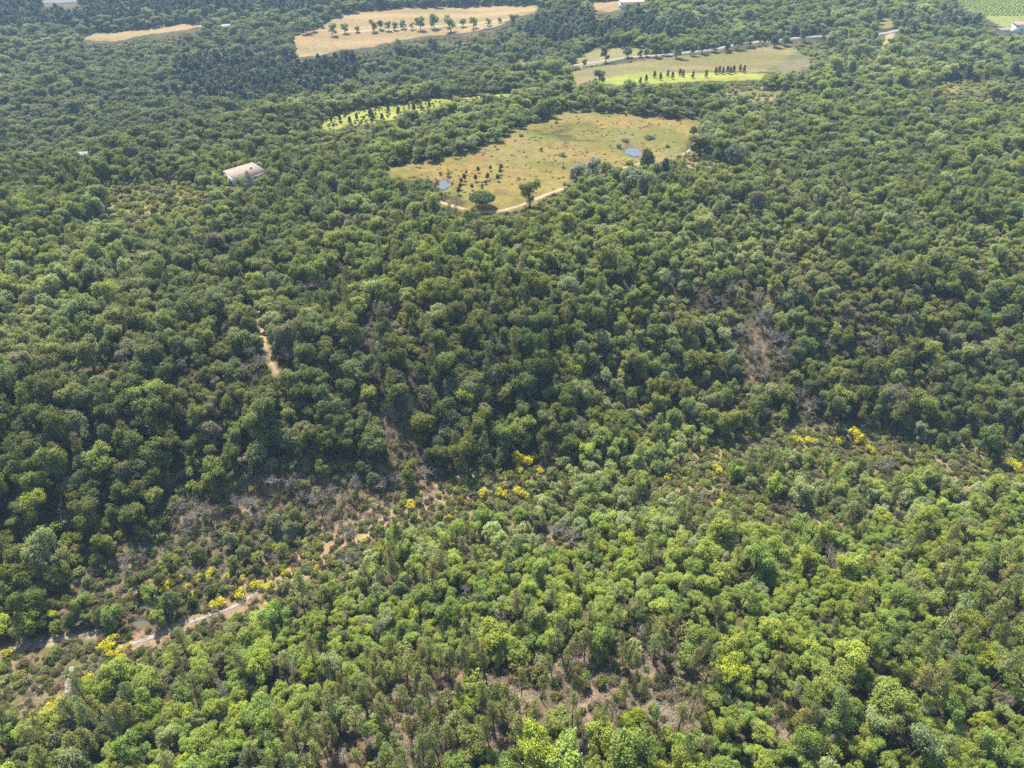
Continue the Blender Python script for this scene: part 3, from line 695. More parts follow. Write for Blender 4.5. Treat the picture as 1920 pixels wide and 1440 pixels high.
# bright or dark trees that stand out in the wood
for i, (px, py, wp, t, lb) in enumerate((
    (478, 512, 66, 'bright', 'tall bright green oak above the sandy footpath'), (270, 735, 80, 'light', 'broad light green oak in the dense wood on the left'), (62, 930, 85, 'bright', 'yellow green oak at the left edge'),
    (318, 1235, 42, 'lime', 'vivid lime green young oak right of the open valley floor'), (928, 1195, 80, 'bright', 'bright yellow green oak below the middle of the near slope'), (790, 1115, 60, 'mid', 'darker oak on the near slope right of the valley'),
    (1375, 1255, 90, 'lime', 'vivid yellow green oak right of the young pines'), (1465, 1120, 50, 'bright', 'bright oak in the lower right wood'), (1610, 1120, 62, 'bright', 'bright yellow green round oak on the lower right slope'),
    (1560, 1270, 95, 'light', 'large dense oak over a dark gap, lower right'), (1675, 1330, 100, 'light', 'large spreading oak near the lower right corner'), (1840, 1230, 70, 'bright', 'bright round oak near the right edge, lower right'),
    (1040, 1350, 66, 'light', 'tall green oak rising in front of the bare pine ground'), (1190, 1400, 90, 'light', 'broad green oak at the bottom right of the bare pine ground'), (880, 1400, 84, 'mid', 'dark rounded oak at the bottom centre'),
    (1340, 1310, 60, 'light', 'green oak right of the bare pine ground'), (745, 738, 52, 'mid', 'rounded oak beside the red bare soil patch'), (1738, 740, 90, 'mid', 'large dark oak above the valley on the right'),
    (1755, 640, 80, 'light', 'broad oak casting a dark gap on the right hillside'), (1125, 805, 90, 'light', 'large pale green oak above the valley shadow'), (1590, 735, 56, 'light', 'rounded oak right of the grey dead trees'),
    (1350, 790, 56, 'mid', 'tall oak at the end of the valley shadow'), (690, 735, 40, 'light', 'light oak left of the red bare soil patch'), (1450, 735, 42, 'grey', 'round grey green oak beside the dead trees'),
    (1700, 915, 46, 'light', 'small round oak on the scrub slope right'), (1290, 1110, 50, 'dark', 'dark crown in the middle of the near slope'), (985, 800, 66, 'light', 'light green oak above the yellow broom'), (870, 745, 50, 'bright', 'bright oak near the middle of the photo'),
    (1090, 460, 46, 'dark', 'dark oak in the upper middle of the wood'), (185, 855, 70, 'light', 'light oak in a group left of the brushy bank'), (400, 885, 56, 'mid', 'rounded oak at the top of the brushy bank'))):
    place('oak_tree', px, py, wp, G[t], lb, var=i * 3 + 1)
place('oak_tree', 1775, 1163, 15, G['rust'], 'small tree with rusty orange dry foliage, lower right', var=5)
place('pine_tree', 1208, 1178, 15, G['rust'], 'small pine with a rusty orange top on the near slope', var=2)

BROOM = [(198, 1212, 34), (212, 1200, 30), (224, 1218, 24), (205, 1226, 22), (227, 1228, 22), (186, 1216, 18), (12, 1220, 24), (100, 1322, 34), (112, 1312, 26), (88, 1330, 22), (165, 1270, 26), (205, 1266, 22), (200, 1280, 16),
         (135, 1105, 14), (340, 1080, 18), (320, 1090, 24), (372, 1082, 22), (392, 1076, 22), (308, 1105, 24), (350, 1095, 16), (398, 1066, 18), (425, 1076, 18), (405, 1130, 30), (418, 1126, 24), (447, 1118, 24), (450, 1106, 20), (480, 1098, 26), (495, 1100, 22), (505, 1092, 18), (500, 1132, 18), (408, 1160, 14), (390, 1172, 12), (455, 1080, 16), (535, 1072, 20), (592, 1060, 16), (516, 1020, 16), (602, 1000, 12), (570, 1010, 14),
         (702, 945, 18), (694, 935, 14), (770, 945, 28), (690, 906, 12), (840, 968, 18), (813, 975, 12), (855, 955, 10), (905, 924, 26), (940, 922, 26), (975, 922, 28), (990, 928, 16), (965, 858, 32), (985, 866, 34), (1000, 856, 22), (972, 880, 26), (918, 880, 12), (940, 895, 12), (1012, 880, 16),
         (1255, 893, 22), (1270, 890, 14), (1345, 855, 12), (1410, 812, 14), (1440, 810, 14), (1495, 822, 22), (1520, 826, 26), (1580, 826, 26), (1600, 818, 38), (1612, 826, 24), (1632, 842, 22), (1345, 880, 26), (1340, 895, 16), (1350, 943, 22), (1895, 872, 34), (1910, 878, 24), (1722, 862, 14), (1850, 882, 14), (1500, 1042 - 90, 10), (800, 1068, 18), (878, 1072, 14), (682, 1010, 16), (790, 920, 12), (735, 982, 14), (240, 1205, 14), (360, 1110, 14)]
DEAD = [(465, 655, 30), (480, 680, 40), (455, 690, 36), (500, 650, 26), (535, 660, 34), (550, 655, 28), (340, 680, 30), (640, 628, 28), (680, 620, 32), (705, 575, 34), (725, 580, 30), (745, 560, 26), (690, 640, 30), (620, 700, 30), (570, 540, 30), (600, 535, 34), (640, 500, 26),
        (1400, 620, 40), (1430, 600, 44), (1450, 635, 44), (1415, 660, 40), (1460, 660, 44), (1475, 640, 30), (1440, 700, 34), (1500, 740, 40), (1515, 770, 44), (1530, 755, 34), (1640, 640, 36), (1630, 785, 30), (1550, 640, 26), (1370, 545, 34), (1340, 560, 30), (1420, 560, 36), (1590, 720, 24),
        (340, 950, 40), (365, 965, 46), (390, 960, 44), (350, 985, 34), (470, 945, 44), (480, 960, 36), (440, 935, 30), (520, 900, 44), (545, 905, 36), (575, 935, 40), (610, 925, 36), (640, 925, 34), (665, 910, 40), (720, 905, 36), (740, 895, 34), (795, 870, 36), (800, 885, 34), (255, 1040, 44), (235, 1060, 36), (365, 1065, 30), (390, 1020, 28), (505, 1040, 26), (700, 940, 30), (640, 985, 34), (660, 1000, 30), (620, 960, 30),
        (660, 1045, 40), (1070, 1010, 44), (1040, 995, 40), (1020, 1020, 30), (1060, 990, 36), (1670, 870, 40), (1500, 975, 28), (1690, 960, 24), (1560, 1040, 40), (1585, 1030, 34), (1570, 1060, 26), (1320, 930, 28), (940, 1150, 30), (870, 1100, 26), (1440, 770, 26), (1265, 520, 26), (1310, 545, 28), (1150, 590, 24), (420, 610, 24), (780, 700, 24), (765, 720, 20)]
DP = [(500, 1320, 44), (415, 1290, 46), (545, 1240, 40), (740, 1290, 40), (690, 1385, 40), (1205, 1175, 40), (855, 375, 22), (1500, 1290, 44), (640, 1410, 50), (1555, 1385, 44), (1200, 1330, 40), (1090, 1380, 34), (310, 1260, 36)]
SEEN = {}     # low things the wood must not stand in front of
for L_, h_, kf in ((BROOM, 1.0, .5), (DEAD, 2.5, .55), (DP, 4.0, .25)):
    for px, py, wp in L_:
        x, y = at(px, py, h_); rr = wp * kf / f_ * W2P(x, y, float(H(x, y)))[2]
        SEEN.setdefault((int(x // 6), int(y // 6)), []).append((x, y, rr)); occ_add(x, y, rr * .8)
def hides(x, y, r=.6):
    i, j = int(x // 6), int(y // 6)
    return any((X - x) ** 2 + (Y - y) ** 2 < (Q + r) ** 2 for a in (i - 1, i, i + 1) for b in (j - 1, j, j + 1) for (X, Y, Q) in SEEN.get((a, b), ()))
# ---- the wood itself, scattered
def wood():
    cand = []
    y = 36.0
    while y < 1120:
        base = 1.25 if y < 160 else 1.5 if y < 300 else 2.1 if y < 480 else 3.0
        hw = y * .86 + 95
        n = int(2 * hw / (base * .8)); x = rng.uniform(-hw, hw, n); yy = y + rng.uniform(0, base * .8, n)
        cand.append(np.stack([x, yy], 1)); y += base * .8
    c = np.concatenate(cand); x, y = c[:, 0], c[:, 1]
    order = np.argsort(rng.uniform(0, 1, len(x)) - .0 * y); x, y = x[order], y[order]
    block = np.zeros(len(x), bool); tall = np.zeros(len(x), bool)
    hgt = np.where(y > 560, 8.5, np.where(y > 300, 6.6, 6.8)); zt = H(x, y)
    kk = (CAM_H - zt) / (CAM_H - zt - hgt); lowonly = np.zeros(len(x), bool); smallonly = np.zeros(len(x), bool); heathonly = np.zeros(len(x), bool)
    for fr in (0, .25, .5, .75, 1.0):      # no tree on the open ground, nor where its body would stand in front of it
        kf = (CAM_H - zt) / (CAM_H - zt - hgt * fr); xs, ys = x * kf, y * kf
        tb = np.zeros(len(x), bool)
        for zn in ('meadow', 'stubble', 'pasture', 'crop', 'vineyard', 'verge'): tb |= zone(zn, xs, ys)
        for L, ww in ((L_road, 5.0), (L_road2, 4), (L_seen1, 1.8), (L_seen2, 1.8), (L_seen3, 1.8), (L_track2, 2.0), (L_track3, 1.5), (L_bankpath2, 2.3), (L_bankpath, 1.8), (L_gully, 1.6), (L_far, 2.5)): tb |= dist_line(L, xs, ys) < ww
        for L, ww in ((L_path, 1.6), (L_path3, 1.5)): tb |= dist_line(L, xs, ys) < ww
        for L, ww in ((L_ravine, 4.2), (L_ravine2, 3.0), (L_ravine3, 2.6)): lowonly |= dist_line(L, xs, ys) < ww
        smallonly |= zone('bare', xs, ys); heathonly |= zone('heath', xs, ys)
        tall |= tb
        if fr < .3: block |= tb
    for (a, b, r) in FOOT: block |= np.hypot(x - a, y - b) < r
    for q_ in (.3, .6, 1): 
        kf = (CAM_H - zt) / (CAM_H - zt - hgt * q_)
        block |= np.hypot(x * kf - hx + 5.5, y * kf - hy + 4) < 2.3
        for (cx, cy), rr in ((pond1, 5), (pond2, 6), (streamp, 2)): block |= np.hypot(x * kf - cx, y * kf - cy) < rr
    kr = (CAM_H - zt - 5.6) / (CAM_H - zt - hgt); block |= np.hypot(x * kr - hx, y * kr - hy) < 6.2
    for fr in (.0, .4, .8, 1.0):
        kf = (CAM_H - zt) / (CAM_H - zt - hgt * fr); block |= (np.abs(x * kf - lakep[0]) < 22) & (np.abs(y * kf - lakep[1]) < 20)
    block |= np.hypot(x - lakep[0], y - lakep[1]) < 24
    km = (CAM_H - zt) / (CAM_H - zt - 2.5)
    zs = {k: zone(k, x * (km if k in ('bare', 'heath', 'fallow') else 1), y * (km if k in ('bare', 'heath', 'fallow') else 1)) for k in ('pines', 'clear', 'scrub', 'bank', 'open', 'bare', 'heath', 'fallow', 'moor', 'farpine', 'youngoak', 'thin')}
    nA = fnoise(x, y, 26, 51); nB = fnoise(x, y, 60, 52); nC = fnoise(x, y, 12, 53); nD = fnoise(x, y, 36, 54); nE = fnoise(x, y, 48, 71); ey = np.interp(x, EX, EY)
    vy = np.interp(x, VX, VY) + 5 * np.sin(x / 23.0); near = y < vy
    U = rng.uniform(0, 1, (len(x), 6)); Nn = rng.normal(0, 1, (len(x), 4))
    ppx, ppy, _ = W2P(x, y, H(x, y))
    right_pines = (near & (ppx > 1500) & (nA > .5)) | (near & (ppy > 1280) & (nA > .58))
    for i in range(len(x)):
        if block[i]: continue
        X, Y = x[i], y[i]; u1, u2, u3, u4, u5, u6 = U[i]
        far = Y > 300; lowR = 0
        kind = 'oak_tree'; rad = min(1.9 + 1.8 * (nD[i] - .5) + .45 * Nn[i, 0], 2.75)
        if near[i]: rad = min((1.22 if u4 < .82 else 1.85) + 1.2 * (nD[i] - .5) + .3 * Nn[i, 0], 2.5)
        if not far and not near[i]: rad *= 1.0
        if far: rad = max(2.5 + .75 * Nn[i, 0] + 1.2 * (nD[i] - .5), 1.3)
        if Y > 450: rad = max(3.0 + .8 * Nn[i, 0], 1.6)
        if Y > 700: rad = 3.8 + .6 * Nn[i, 0]
        pk = u1; k = .70
        keep = 1.0
        if pk < (.05 + 1.6 * max(0, nA[i] - .48)) * (.6 if near[i] else 1): kind = 'holm_oak'; rad *= .8
        elif pk > .93 - (.25 if right_pines[i] else 0): kind = 'pine_tree'; rad = 1.45 + .2 * Nn[i, 1]
        if zs['bare'][i]:
            if u2 < (.6 if ppx[i] > 1300 else .9): continue
            kind = 'shrub'; rad = .8
        elif zs['clear'][i] and u2 < .84: continue
        elif zs['clear'][i]: kind = 'pine_tree' if u1 < .5 else 'shrub'; rad = .9
        elif zs['pines'][i]:
            kind = 'pine_tree' if u1 < .66 else 'oak_tree' if u1 < .86 else 'shrub'; rad = 1.0 + .16 * Nn[i, 1] if kind == 'pine_tree' else 1.6; k = .80
            if nC[i] > .64 and u2 < .6: continue
        elif zs['scrub'][i]:
            kind = 'oak_tree' if u1 < .42 else 'holm_oak' if u1 < .62 else 'shrub' if u1 < .9 else 'pine_tree'
            rad = (1.45 + .35 * Nn[i, 1]) if kind in ('oak_tree', 'holm_oak') else 1.0 + .2 * Nn[i, 1]; k = .74
            if nC[i] > .66 and u2 < .8: continue
        elif zs['bank'][i]:
            kind = 'shrub' if u1 < .45 else 'holm_oak' if u1 < .85 else 'oak_tree'
            rad = 1.0 + .25 * Nn[i, 1] if kind == 'shrub' else 1.25 + .3 * Nn[i, 1]; k = .78
            if nC[i] > .55 and u2 < .7: continue
        elif zs['open'][i]:
            if nC[i] > .46 or u2 < .5: continue
            kind = 'shrub'; rad = .8 + .2 * Nn[i, 1]
        elif zs['heath'][i]:
            if u2 < .55: continue
            kind = 'shrub' if u1 < .8 else 'holm_oak'; rad = 1.3 + .3 * Nn[i, 1]; k = 1.1
        elif zs['fallow'][i]:
            if u2 < .9: continue
            kind = 'shrub'; rad = 1.2 + .2 * Nn[i, 1]; k = 1.2
        elif zs['moor'][i]:
            kind = 'shrub' if u1 < .85 else 'holm_oak'; rad = 1.6 + .3 * Nn[i, 1]
            if u2 < .3: continue
        elif zs['thin'][i]:
            kind = 'shrub' if u1 < .5 else 'holm_oak' if u1 < .62 else 'oak_tree'; rad = 1.1 if kind == 'shrub' else 1.6 + .4 * Nn[i, 1]; k = .82
            if nC[i] > .6 and u2 < .6: continue
        elif zs['farpine'][i]:
            kind = 'conifer_tree' if u1 < .72 else 'oak_tree'
            rad = (2.6 + .3 * Nn[i, 1]) if kind[0] == 'c' else 3.2
        elif not near[i] and nB[i] > .60 and nC[i] > .45 and Y < 420:
            kind = 'shrub' if u1 < .45 else 'holm_oak' if u1 < .7 else 'oak_tree'; rad = 1.2 if kind == 'shrub' else 1.6 + .35 * Nn[i, 1]
        elif not near[i] and not far and nC[i] > .68 and u2 < .8:
            kind = 'shrub'; rad = 1.2
        elif Y > 420 and u1 > .95 and nB[i] > .5: kind = 'conifer_tree'; rad = 2.2 + .3 * Nn[i, 1]
        rad = max(rad, .55 if kind != 'oak_tree' else 1.0)
        if (lowonly[i] or smallonly[i]) and kind != 'shrub':
            if u3 < .5: continue
            kind = 'shrub'; rad = .9
        if smallonly[i] and u2 < .5: continue
        if heathonly[i] and kind != 'shrub':
            if u3 < .5: continue
            kind = 'shrub' if u1 < .85 else 'holm_oak'; rad = 1.1
        if tall[i]:
            if u3 < (.25 if Y < 330 else .6): continue
            kind = 'shrub'; rad = .9 if Y < 300 else 1.3
        if not near[i] and 150 < Y < 420 and nC[i] > .74 and u2 < .7: continue
        if Y < 330:
            hh = {'shrub': .9, 'holm_oak': 1.6, 'oak_tree': 2.0, 'pine_tree': 4.5}.get(kind, 4) * (1 if kind in ('shrub', 'pine_tree') else rad) ** 1
            kq = (CAM_H - zt[i]) / (CAM_H - zt[i] - hh); kr = (CAM_H - zt[i]) / (CAM_H - zt[i] - hh * .6)
            if hides(X * kq, Y * kq, rad * .35) or hides(X * kr, Y * kr, rad * .35): continue
        if not occ_free(X, Y, rad, k): continue
        occ_add(X, Y, rad)
        vs = KINDS[kind][1]; var = int(u3 * len(vs)) % len(vs)
        s = rad * 1.12 / vs[var][3]
        if kind == 'pine_tree': s = rad / 1.25 * .95 if rad < 1.25 else .95 + .2 * (u4 - .5)
        sz = s * (.95 + .45 * u4) * (.72 if Y > 300 else 1)
        if kind == 'pine_tree': sz = max(sz, .75 + .3 * u4)
        if 2 < Y - vy[i] < 16 and kind == 'oak_tree': sz *= 1.25
        if kind == 'oak_tree' and rad < 1.8: sz *= 1.05
        # tint
        b = (nB[i] - .5) * .9 + Nn[i, 2] * .2 + (nC[i] - .5) * .5
        if kind == 'oak_tree':
            base = np.array(G['light'] if near[i] else G['mid']); wm = Nn[i, 3] * .10
            if near[i] and u5 > .93: base = np.array(G['bright'])
            if u5 < .08: base = np.array(G['grey'])
            if zs['scrub'][i]: base = np.array(G['light'] if u5 > .5 else G['grey']) * 1.15
            if not near[i] and u5 > .08: base = base * (1 - .25 * max(0, .5 - nE[i])) if nE[i] < .5 else base + (np.array((.20, .215, .085)) - base) * min(1, (nE[i] - .5) * 3.5)
            base = base * math.exp(np.clip(b * (.55 if near[i] else .9), -.5, .35)) * np.array([1 + wm * .7 + .1 * b, 1, 1 - wm]); base[0] = min(base[0], base[1] * .92)
            if near[i]: base = base * np.array([1.13, 1.18, 1.12])  # sunlit look of the near slope painted into the oak tint
            elif Y - vy[i] < 60: base = base * .86  # shade of the facing slope darkened into the oak tint
            if not near[i] and not far and nE[i] > .53 and nC[i] > .5 and u2 < .12 or (near[i] and u2 < .015): base = np.array((.19, .17, .115)) * math.exp(b * .4)
        elif kind == 'holm_oak': base = np.array((.118, .142, .044) if u5 > .35 else (.175, .195, .095)) * (1.45 if zs['scrub'][i] else 1) * math.exp(np.clip(b, -.4, .4))
        elif kind == 'pine_tree': base = np.array((.185, .20, .058) if near[i] else (.145, .155, .05)) * math.exp(b * .7) * np.array([1 + .1 * Nn[i, 3], 1, 1])
        elif kind == 'conifer_tree': base = np.array((.075, .098, .048)) * math.exp(b * .5)
        else: base = np.array(G[('light', 'olive', 'grey', 'grey' if u4 < .6 else 'brown', 'light')[int(u5 * 5)]]) * math.exp(b * .6)
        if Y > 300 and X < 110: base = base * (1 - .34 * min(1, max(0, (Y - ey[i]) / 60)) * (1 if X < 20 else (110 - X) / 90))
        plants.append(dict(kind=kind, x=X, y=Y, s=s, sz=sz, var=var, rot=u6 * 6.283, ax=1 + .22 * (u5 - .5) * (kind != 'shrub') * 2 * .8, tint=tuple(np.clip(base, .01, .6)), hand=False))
wood()

# ------------------------------------------------------------------ individuals and the rest of each kind
ps = plants; PX, PY, PD = W2P(np.array([p['x'] for p in ps]), np.array([p['y'] for p in ps]), np.array([float(0) for p in ps]) + H(np.array([p['x'] for p in ps]), np.array([p['y'] for p in ps])) + 2.5)
for p, a, b, d, z in zip(ps, PX, PY, PD, Hg(np.array([p['x'] for p in ps]), np.array([p['y'] for p in ps]))):
    p['px'], p['py'], p['dep'], p['z'] = a, b, d, z; p['app'] = KINDS[p['kind']][1][p['var']][3] * p['s'] / d
GROUP = dict(oak_tree='oaks of the wood', holm_oak='evergreen oaks in the wood', pine_tree='slender pines in the wood', conifer_tree='dark conifers of the far stands', shrub='shrubs between the trees')
CATS = dict(oak_tree='tree', holm_oak='tree', pine_tree='tree', conifer_tree='tree', shrub='shrub')
NOUN = dict(oak_tree='oak', holm_oak='evergreen oak', pine_tree='slender pine', conifer_tree='pointed conifer', shrub='shrub')
def tone(p):
    r, g, b = p['tint']; l = .3 * r + .6 * g + .1 * b
    if r > g * 1.3: return 'rusty'
    if b > g * .55: return 'pale grey-green' if l > .10 else 'grey-green'
    if r > g * 1.02: return 'brownish'
    if r > g * .93 and l < .15: return 'olive'
    return 'bright yellow-green' if l > .15 else 'light green' if l > .112 else 'mid green' if l > .08 else 'dark green'
def size(p):
    d = KINDS[p['kind']][1][p['var']][3] * 2 * p['s']
    if p['kind'] == 'pine_tree': return 'tall' if p['sz'] > .95 else 'short'
    if p['kind'] == 'shrub': return 'large' if d > 2.4 else 'small'
    return 'broad' if d > 6.0 else 'medium' if d > 4.3 else 'small'
def where(p):
    x, y = p['px'], p['py']
    c = ('left edge' if x < 110 else 'far left' if x < 300 else 'left side' if x < 500 else 'left of centre' if x < 720 else 'just left of centre' if x < 900 else 'centre' if x < 1040 else 'just right of centre' if x < 1220 else 'right of centre' if x < 1420 else 'right side' if x < 1620 else 'far right' if x < 1810 else 'right edge')
    r = ('on the bottom edge' if y > 1370 else 'on the lowest slope' if y > 1240 else 'on the near slope' if y > 1110 else 'above the near slope' if y > 1000 else 'by the valley' if y > 880 else 'just beyond the valley' if y > 760 else 'on the facing hillside' if y > 600 else 'on the upper hillside' if y > 420 else 'on the plateau' if y > 300 else 'beyond the meadow' if y > 180 else 'in the far woods' if y > 110 else 'near the fields' if y > 60 else 'along the top')
    return r + ', ' + c
def root_of(p, name, label, cat, group):
    v = KINDS[p['kind']][1][p['var']]; loc = (p['x'], p['y'], p['z'] - .05)
    if p['kind'] == 'shrub':
        o = link(name, v[2], loc=loc); o.scale = (p['s'], p['s'], p['sz']); o.rotation_euler.z = p['rot']; o['tint'] = [float(t) for t in p['tint']]
        return tag(o, label, cat, group)
    e = bpy.data.objects.new(name, None); col.objects.link(e); e.location = loc; e.scale = (p['s'] * p.get('ax', 1), p['s'] / p.get('ax', 1), p['sz']); e.rotation_euler = (.12 * math.sin(p['rot'] * 7), .12 * math.sin(p['rot'] * 13), p['rot'])
    e.empty_display_size = .2
    tag(e, label, cat, group)
    link('trunk', v[0], e); c = link('crown', v[1], e); c['tint'] = [float(t) for t in p['tint']]
    return e
rest = {}
indiv = []
for kind in KINDS:
    L = [p for p in ps if p['kind'] == kind and not p['hand']]
    vis = [p for p in L if -15 < p['px'] < 1935 and -5 < p['py'] < 1455]
    vis.sort(key=lambda p: -p['app']); top = vis[:300 - (60 if kind == 'oak_tree' else 0)]
    ids = set(id(p) for p in top); indiv += top; rest[kind] = [p for p in L if id(p) not in ids]
for p in ps:
    if p['hand']: root_of(p, p['name'], p['label'], p['cat'], p['group'])
labs = {}
for p in indiv:
    key = '%s %s %s %s' % (size(p), tone(p), NOUN[p['kind']], where(p)); labs.setdefault(key, []).append(p)
for key, L in labs.items():
    L.sort(key=lambda p: p['px'])
    for i, p in enumerate(L):
        p['lab'] = key if len(L) == 1 else key + (', leftmost' if i == 0 else ', rightmost' if i == len(L) - 1 else ', %s from left' % ORD[i])
for p in indiv: root_of(p, p['kind'], p['lab'], CATS[p['kind']], GROUP[p['kind']])

def scatter(name, pts, c, label=None, cat=None):
    n = len(pts); me = bpy.data.meshes.new(name); me.vertices.add(n)
    me.vertices.foreach_set('co', np.array([(p['x'], p['y'], p['z'] - .05) for p in pts], np.float32).ravel())
    def at_(nm, ty, vals, field='value'):
        a = me.attributes.new(nm, ty, 'POINT'); a.data.foreach_set(field, np.asarray(vals, np.float32 if ty != 'INT' else np.int32).ravel())
    at_('tint', 'FLOAT_VECTOR', [p['tint'] for p in pts], 'vector'); at_('rot', 'FLOAT_VECTOR', [(.16 * math.sin(p['rot'] * 7), .16 * math.sin(p['rot'] * 13), p['rot']) for p in pts], 'vector')
    at_('scl', 'FLOAT_VECTOR', [(p['s'] * p.get('ax', 1), p['s'] / p.get('ax', 1), p['sz']) for p in pts], 'vector'); at_('pick', 'INT', [p['var'] for p in pts])
    o = link(name, me); ng = bpy.data.node_groups.new(name, 'GeometryNodeTree')
    ng.interface.new_socket('Geometry', in_out='INPUT', socket_type='NodeSocketGeometry'); ng.interface.new_socket('Geometry', in_out='OUTPUT', socket_type='NodeSocketGeometry')
    gi = ng.nodes.new('NodeGroupInput'); go = ng.nodes.new('NodeGroupOutput'); ins = ng.nodes.new('GeometryNodeInstanceOnPoints'); ci = ng.nodes.new('GeometryNodeCollectionInfo')
    ci.inputs[0].default_value = c; ci.inputs['Separate Children'].default_value = True; ci.inputs['Reset Children'].default_value = True
    ins.inputs['Pick Instance'].default_value = True
    def na(nm, ty):
        a = ng.nodes.new('GeometryNodeInputNamedAttribute'); a.data_type = ty; a.inputs[0].default_value = nm; return a.outputs[0]
    ng.links.new(gi.outputs[0], ins.inputs['Points']); ng.links.new(ci.outputs[0], ins.inputs['Instance']); ng.links.new(na('pick', 'INT'), ins.inputs['Instance Index'])
    ng.links.new(na('rot', 'FLOAT_VECTOR'), ins.inputs['Rotation']); ng.links.new(na('scl', 'FLOAT_VECTOR'), ins.inputs['Scale']); ng.links.new(ins.outputs[0], go.inputs[0])
    md = o.modifiers.new('scatter', 'NODES'); md.node_group = ng
    o['kind'] = 'stuff'
    if label: o['label'] = label; o['category'] = cat
    return o
SL = dict(oak_tree=('oak_woodland', 'dense green oak woodland covering the hillsides beyond the nearest trees', 'woodland'), holm_oak=('evergreen_oak_woodland', 'darker round evergreen oaks mixed through the distant woodland', 'woodland'),
          pine_tree=('pine_woodland', 'slender pines scattered through the farther woodland', 'woodland'), conifer_tree=('conifer_woodland', 'dark blue-green conifer stands along the top of the photo', 'woodland'), shrub=('scrub_cover', 'low shrubs filling the gaps of the farther scrubland', 'scrub'))
for kind in KINDS:
    if rest[kind]: scatter(SL[kind][0], rest[kind], KINDS[kind][0], SL[kind][1], SL[kind][2])

# undergrowth: what nobody could count
def undergrowth():
    pts = []; y = 38.0; X = []; Y = []
    while y < 420:
        st = 1.15 + max(0, y - 120) * .006; hw = y * .82 + 80; n = int(2 * hw / st); X.append(rng.uniform(-hw, hw, n)); Y.append(y + rng.uniform(0, st, n)); y += st
    x = np.concatenate(X); y = np.concatenate(Y)
    zp = zone('pines', x, y) ; zm = zone('meadow', x, y); zb = zone('bare', x, y) | zone('clear', x, y); zo = zone('open', x, y) | zone('bank', x, y) | zone('heath', x, y)| zone('scrub', x, y)
    n1 = fnoise(x, y, 7, 61); n2 = fnoise(x, y, 25, 62); uu = rng.uniform(0, 1, (len(x), 5)); zz = Hg(x, y)
    bl = np.zeros(len(x), bool)
    for L, ww in ((L_track, 1.8), (L_track2, 1.4), (L_track3, 1.2), (L_path, .7), (L_bankpath2, 1.6), (L_bankpath, 1.2), (L_gully, 1.2), (L_path3, .8)): bl |= dist_line(L, x, y) < ww
    for (a, b, rx, ry, d) in PITS: bl |= ((x - a) / rx) ** 2 + ((y - b) / ry) ** 2 < 1.5
    bl |= np.hypot(x - hx, y - hy) < 8
    for i in range(len(x)):
        if bl[i]: continue
        u1, u2, u3, u4, u5 = uu[i]
        if zb[i] and u1 < .6 or zp[i] and u1 < .35: continue
        if zm[i]:
            if n1[i] < .50 or u1 < .3: continue
            s = .3 + .45 * u2 * u2; t = np.array((.16, .165, .05)) * (.8 + .4 * u3); sz = s * .6
        else:
            if not zo[i] and u1 < .3: continue
            s = .4 + .5 * u2; sz = s * (.8 + .5 * u4)
            t = np.array([(.075, .10, .028), (.13, .115, .04), (.12, .09, .055), (.10, .13, .05), (.17, .13, .08)][int(u3 * 5)]) * (.75 + .5 * u5)
            if zo[i]: t = t * 1.15
        pts.append(dict(x=x[i], y=y[i], z=zz[i], s=s, sz=sz, rot=u4 * 6.283, tint=tuple(t), var=int(u5 * 997) % 6))
    scatter('undergrowth', pts, KINDS['shrub'][0], 'low heath and grass tussocks covering the ground between the trees', 'undergrowth')
undergrowth()

# ------------------------------------------------------------------ broom in flower
BR = []
for s in range(5):
    tv, tf, V, F, L, yel = broom(60 + s)
    fv = np.concatenate([tv, V]); gf = F[~yel]
    fo = mesh_from('broom_foliage', fv, [tf, gf + len(tv)], [M['bark'], M['leaf']], mi=np.r_[np.zeros(len(tf)), np.ones(len(gf))], leafvar=np.r_[np.zeros(len(tf)), L[~yel]])
    yf = F[yel]; used, inv = np.unique(yf.ravel(), return_inverse=True)
    bo = mesh_from('broom_blossom', V[used], inv.reshape(-1, 4), [M['blossom']], leafvar=L[yel]); BR.append((fo, bo))
bl = {}
for i, (px, py, wp) in enumerate(BROOM):
    x, y = at(px, py, 1.0); dep = W2P(x, y, float(H(x, y)))[2]; s = wp / f_ * dep / 2.9
    reg = ('on the open valley floor' if px < 260 else 'along the stony path in the valley' if px < 650 else 'on the brushy bank' if px < 890 else 'in the valley middle' if px < 1100 else 'on the scrub right of the valley middle' if px < 1460 else 'in the valley on the right')
    key = '%s yellow flowering broom %s' % ('large' if wp > 27 else 'medium' if wp > 17 else 'small', reg); bl.setdefault(key, []).append((px, x, y, s, i))
for key, L in bl.items():
    L.sort()
    for j, (px, x, y, s, i) in enumerate(L):
        lab = key if len(L) == 1 else key + ', %s from the left' % ORD[j]
        e = bpy.data.objects.new('broom_shrub', None); col.objects.link(e); e.location = (x, y, float(Hg(x, y)) - .05); e.scale = (s, s, s * .95); e.rotation_euler.z = i * 1.7
        tag(e, lab, 'shrub', 'yellow broom in flower along the valley')
        fo = link('foliage', BR[i % 5][0], e); fo['tint'] = [.19, .23, .04]; link('blossom', BR[i % 5][1], e)

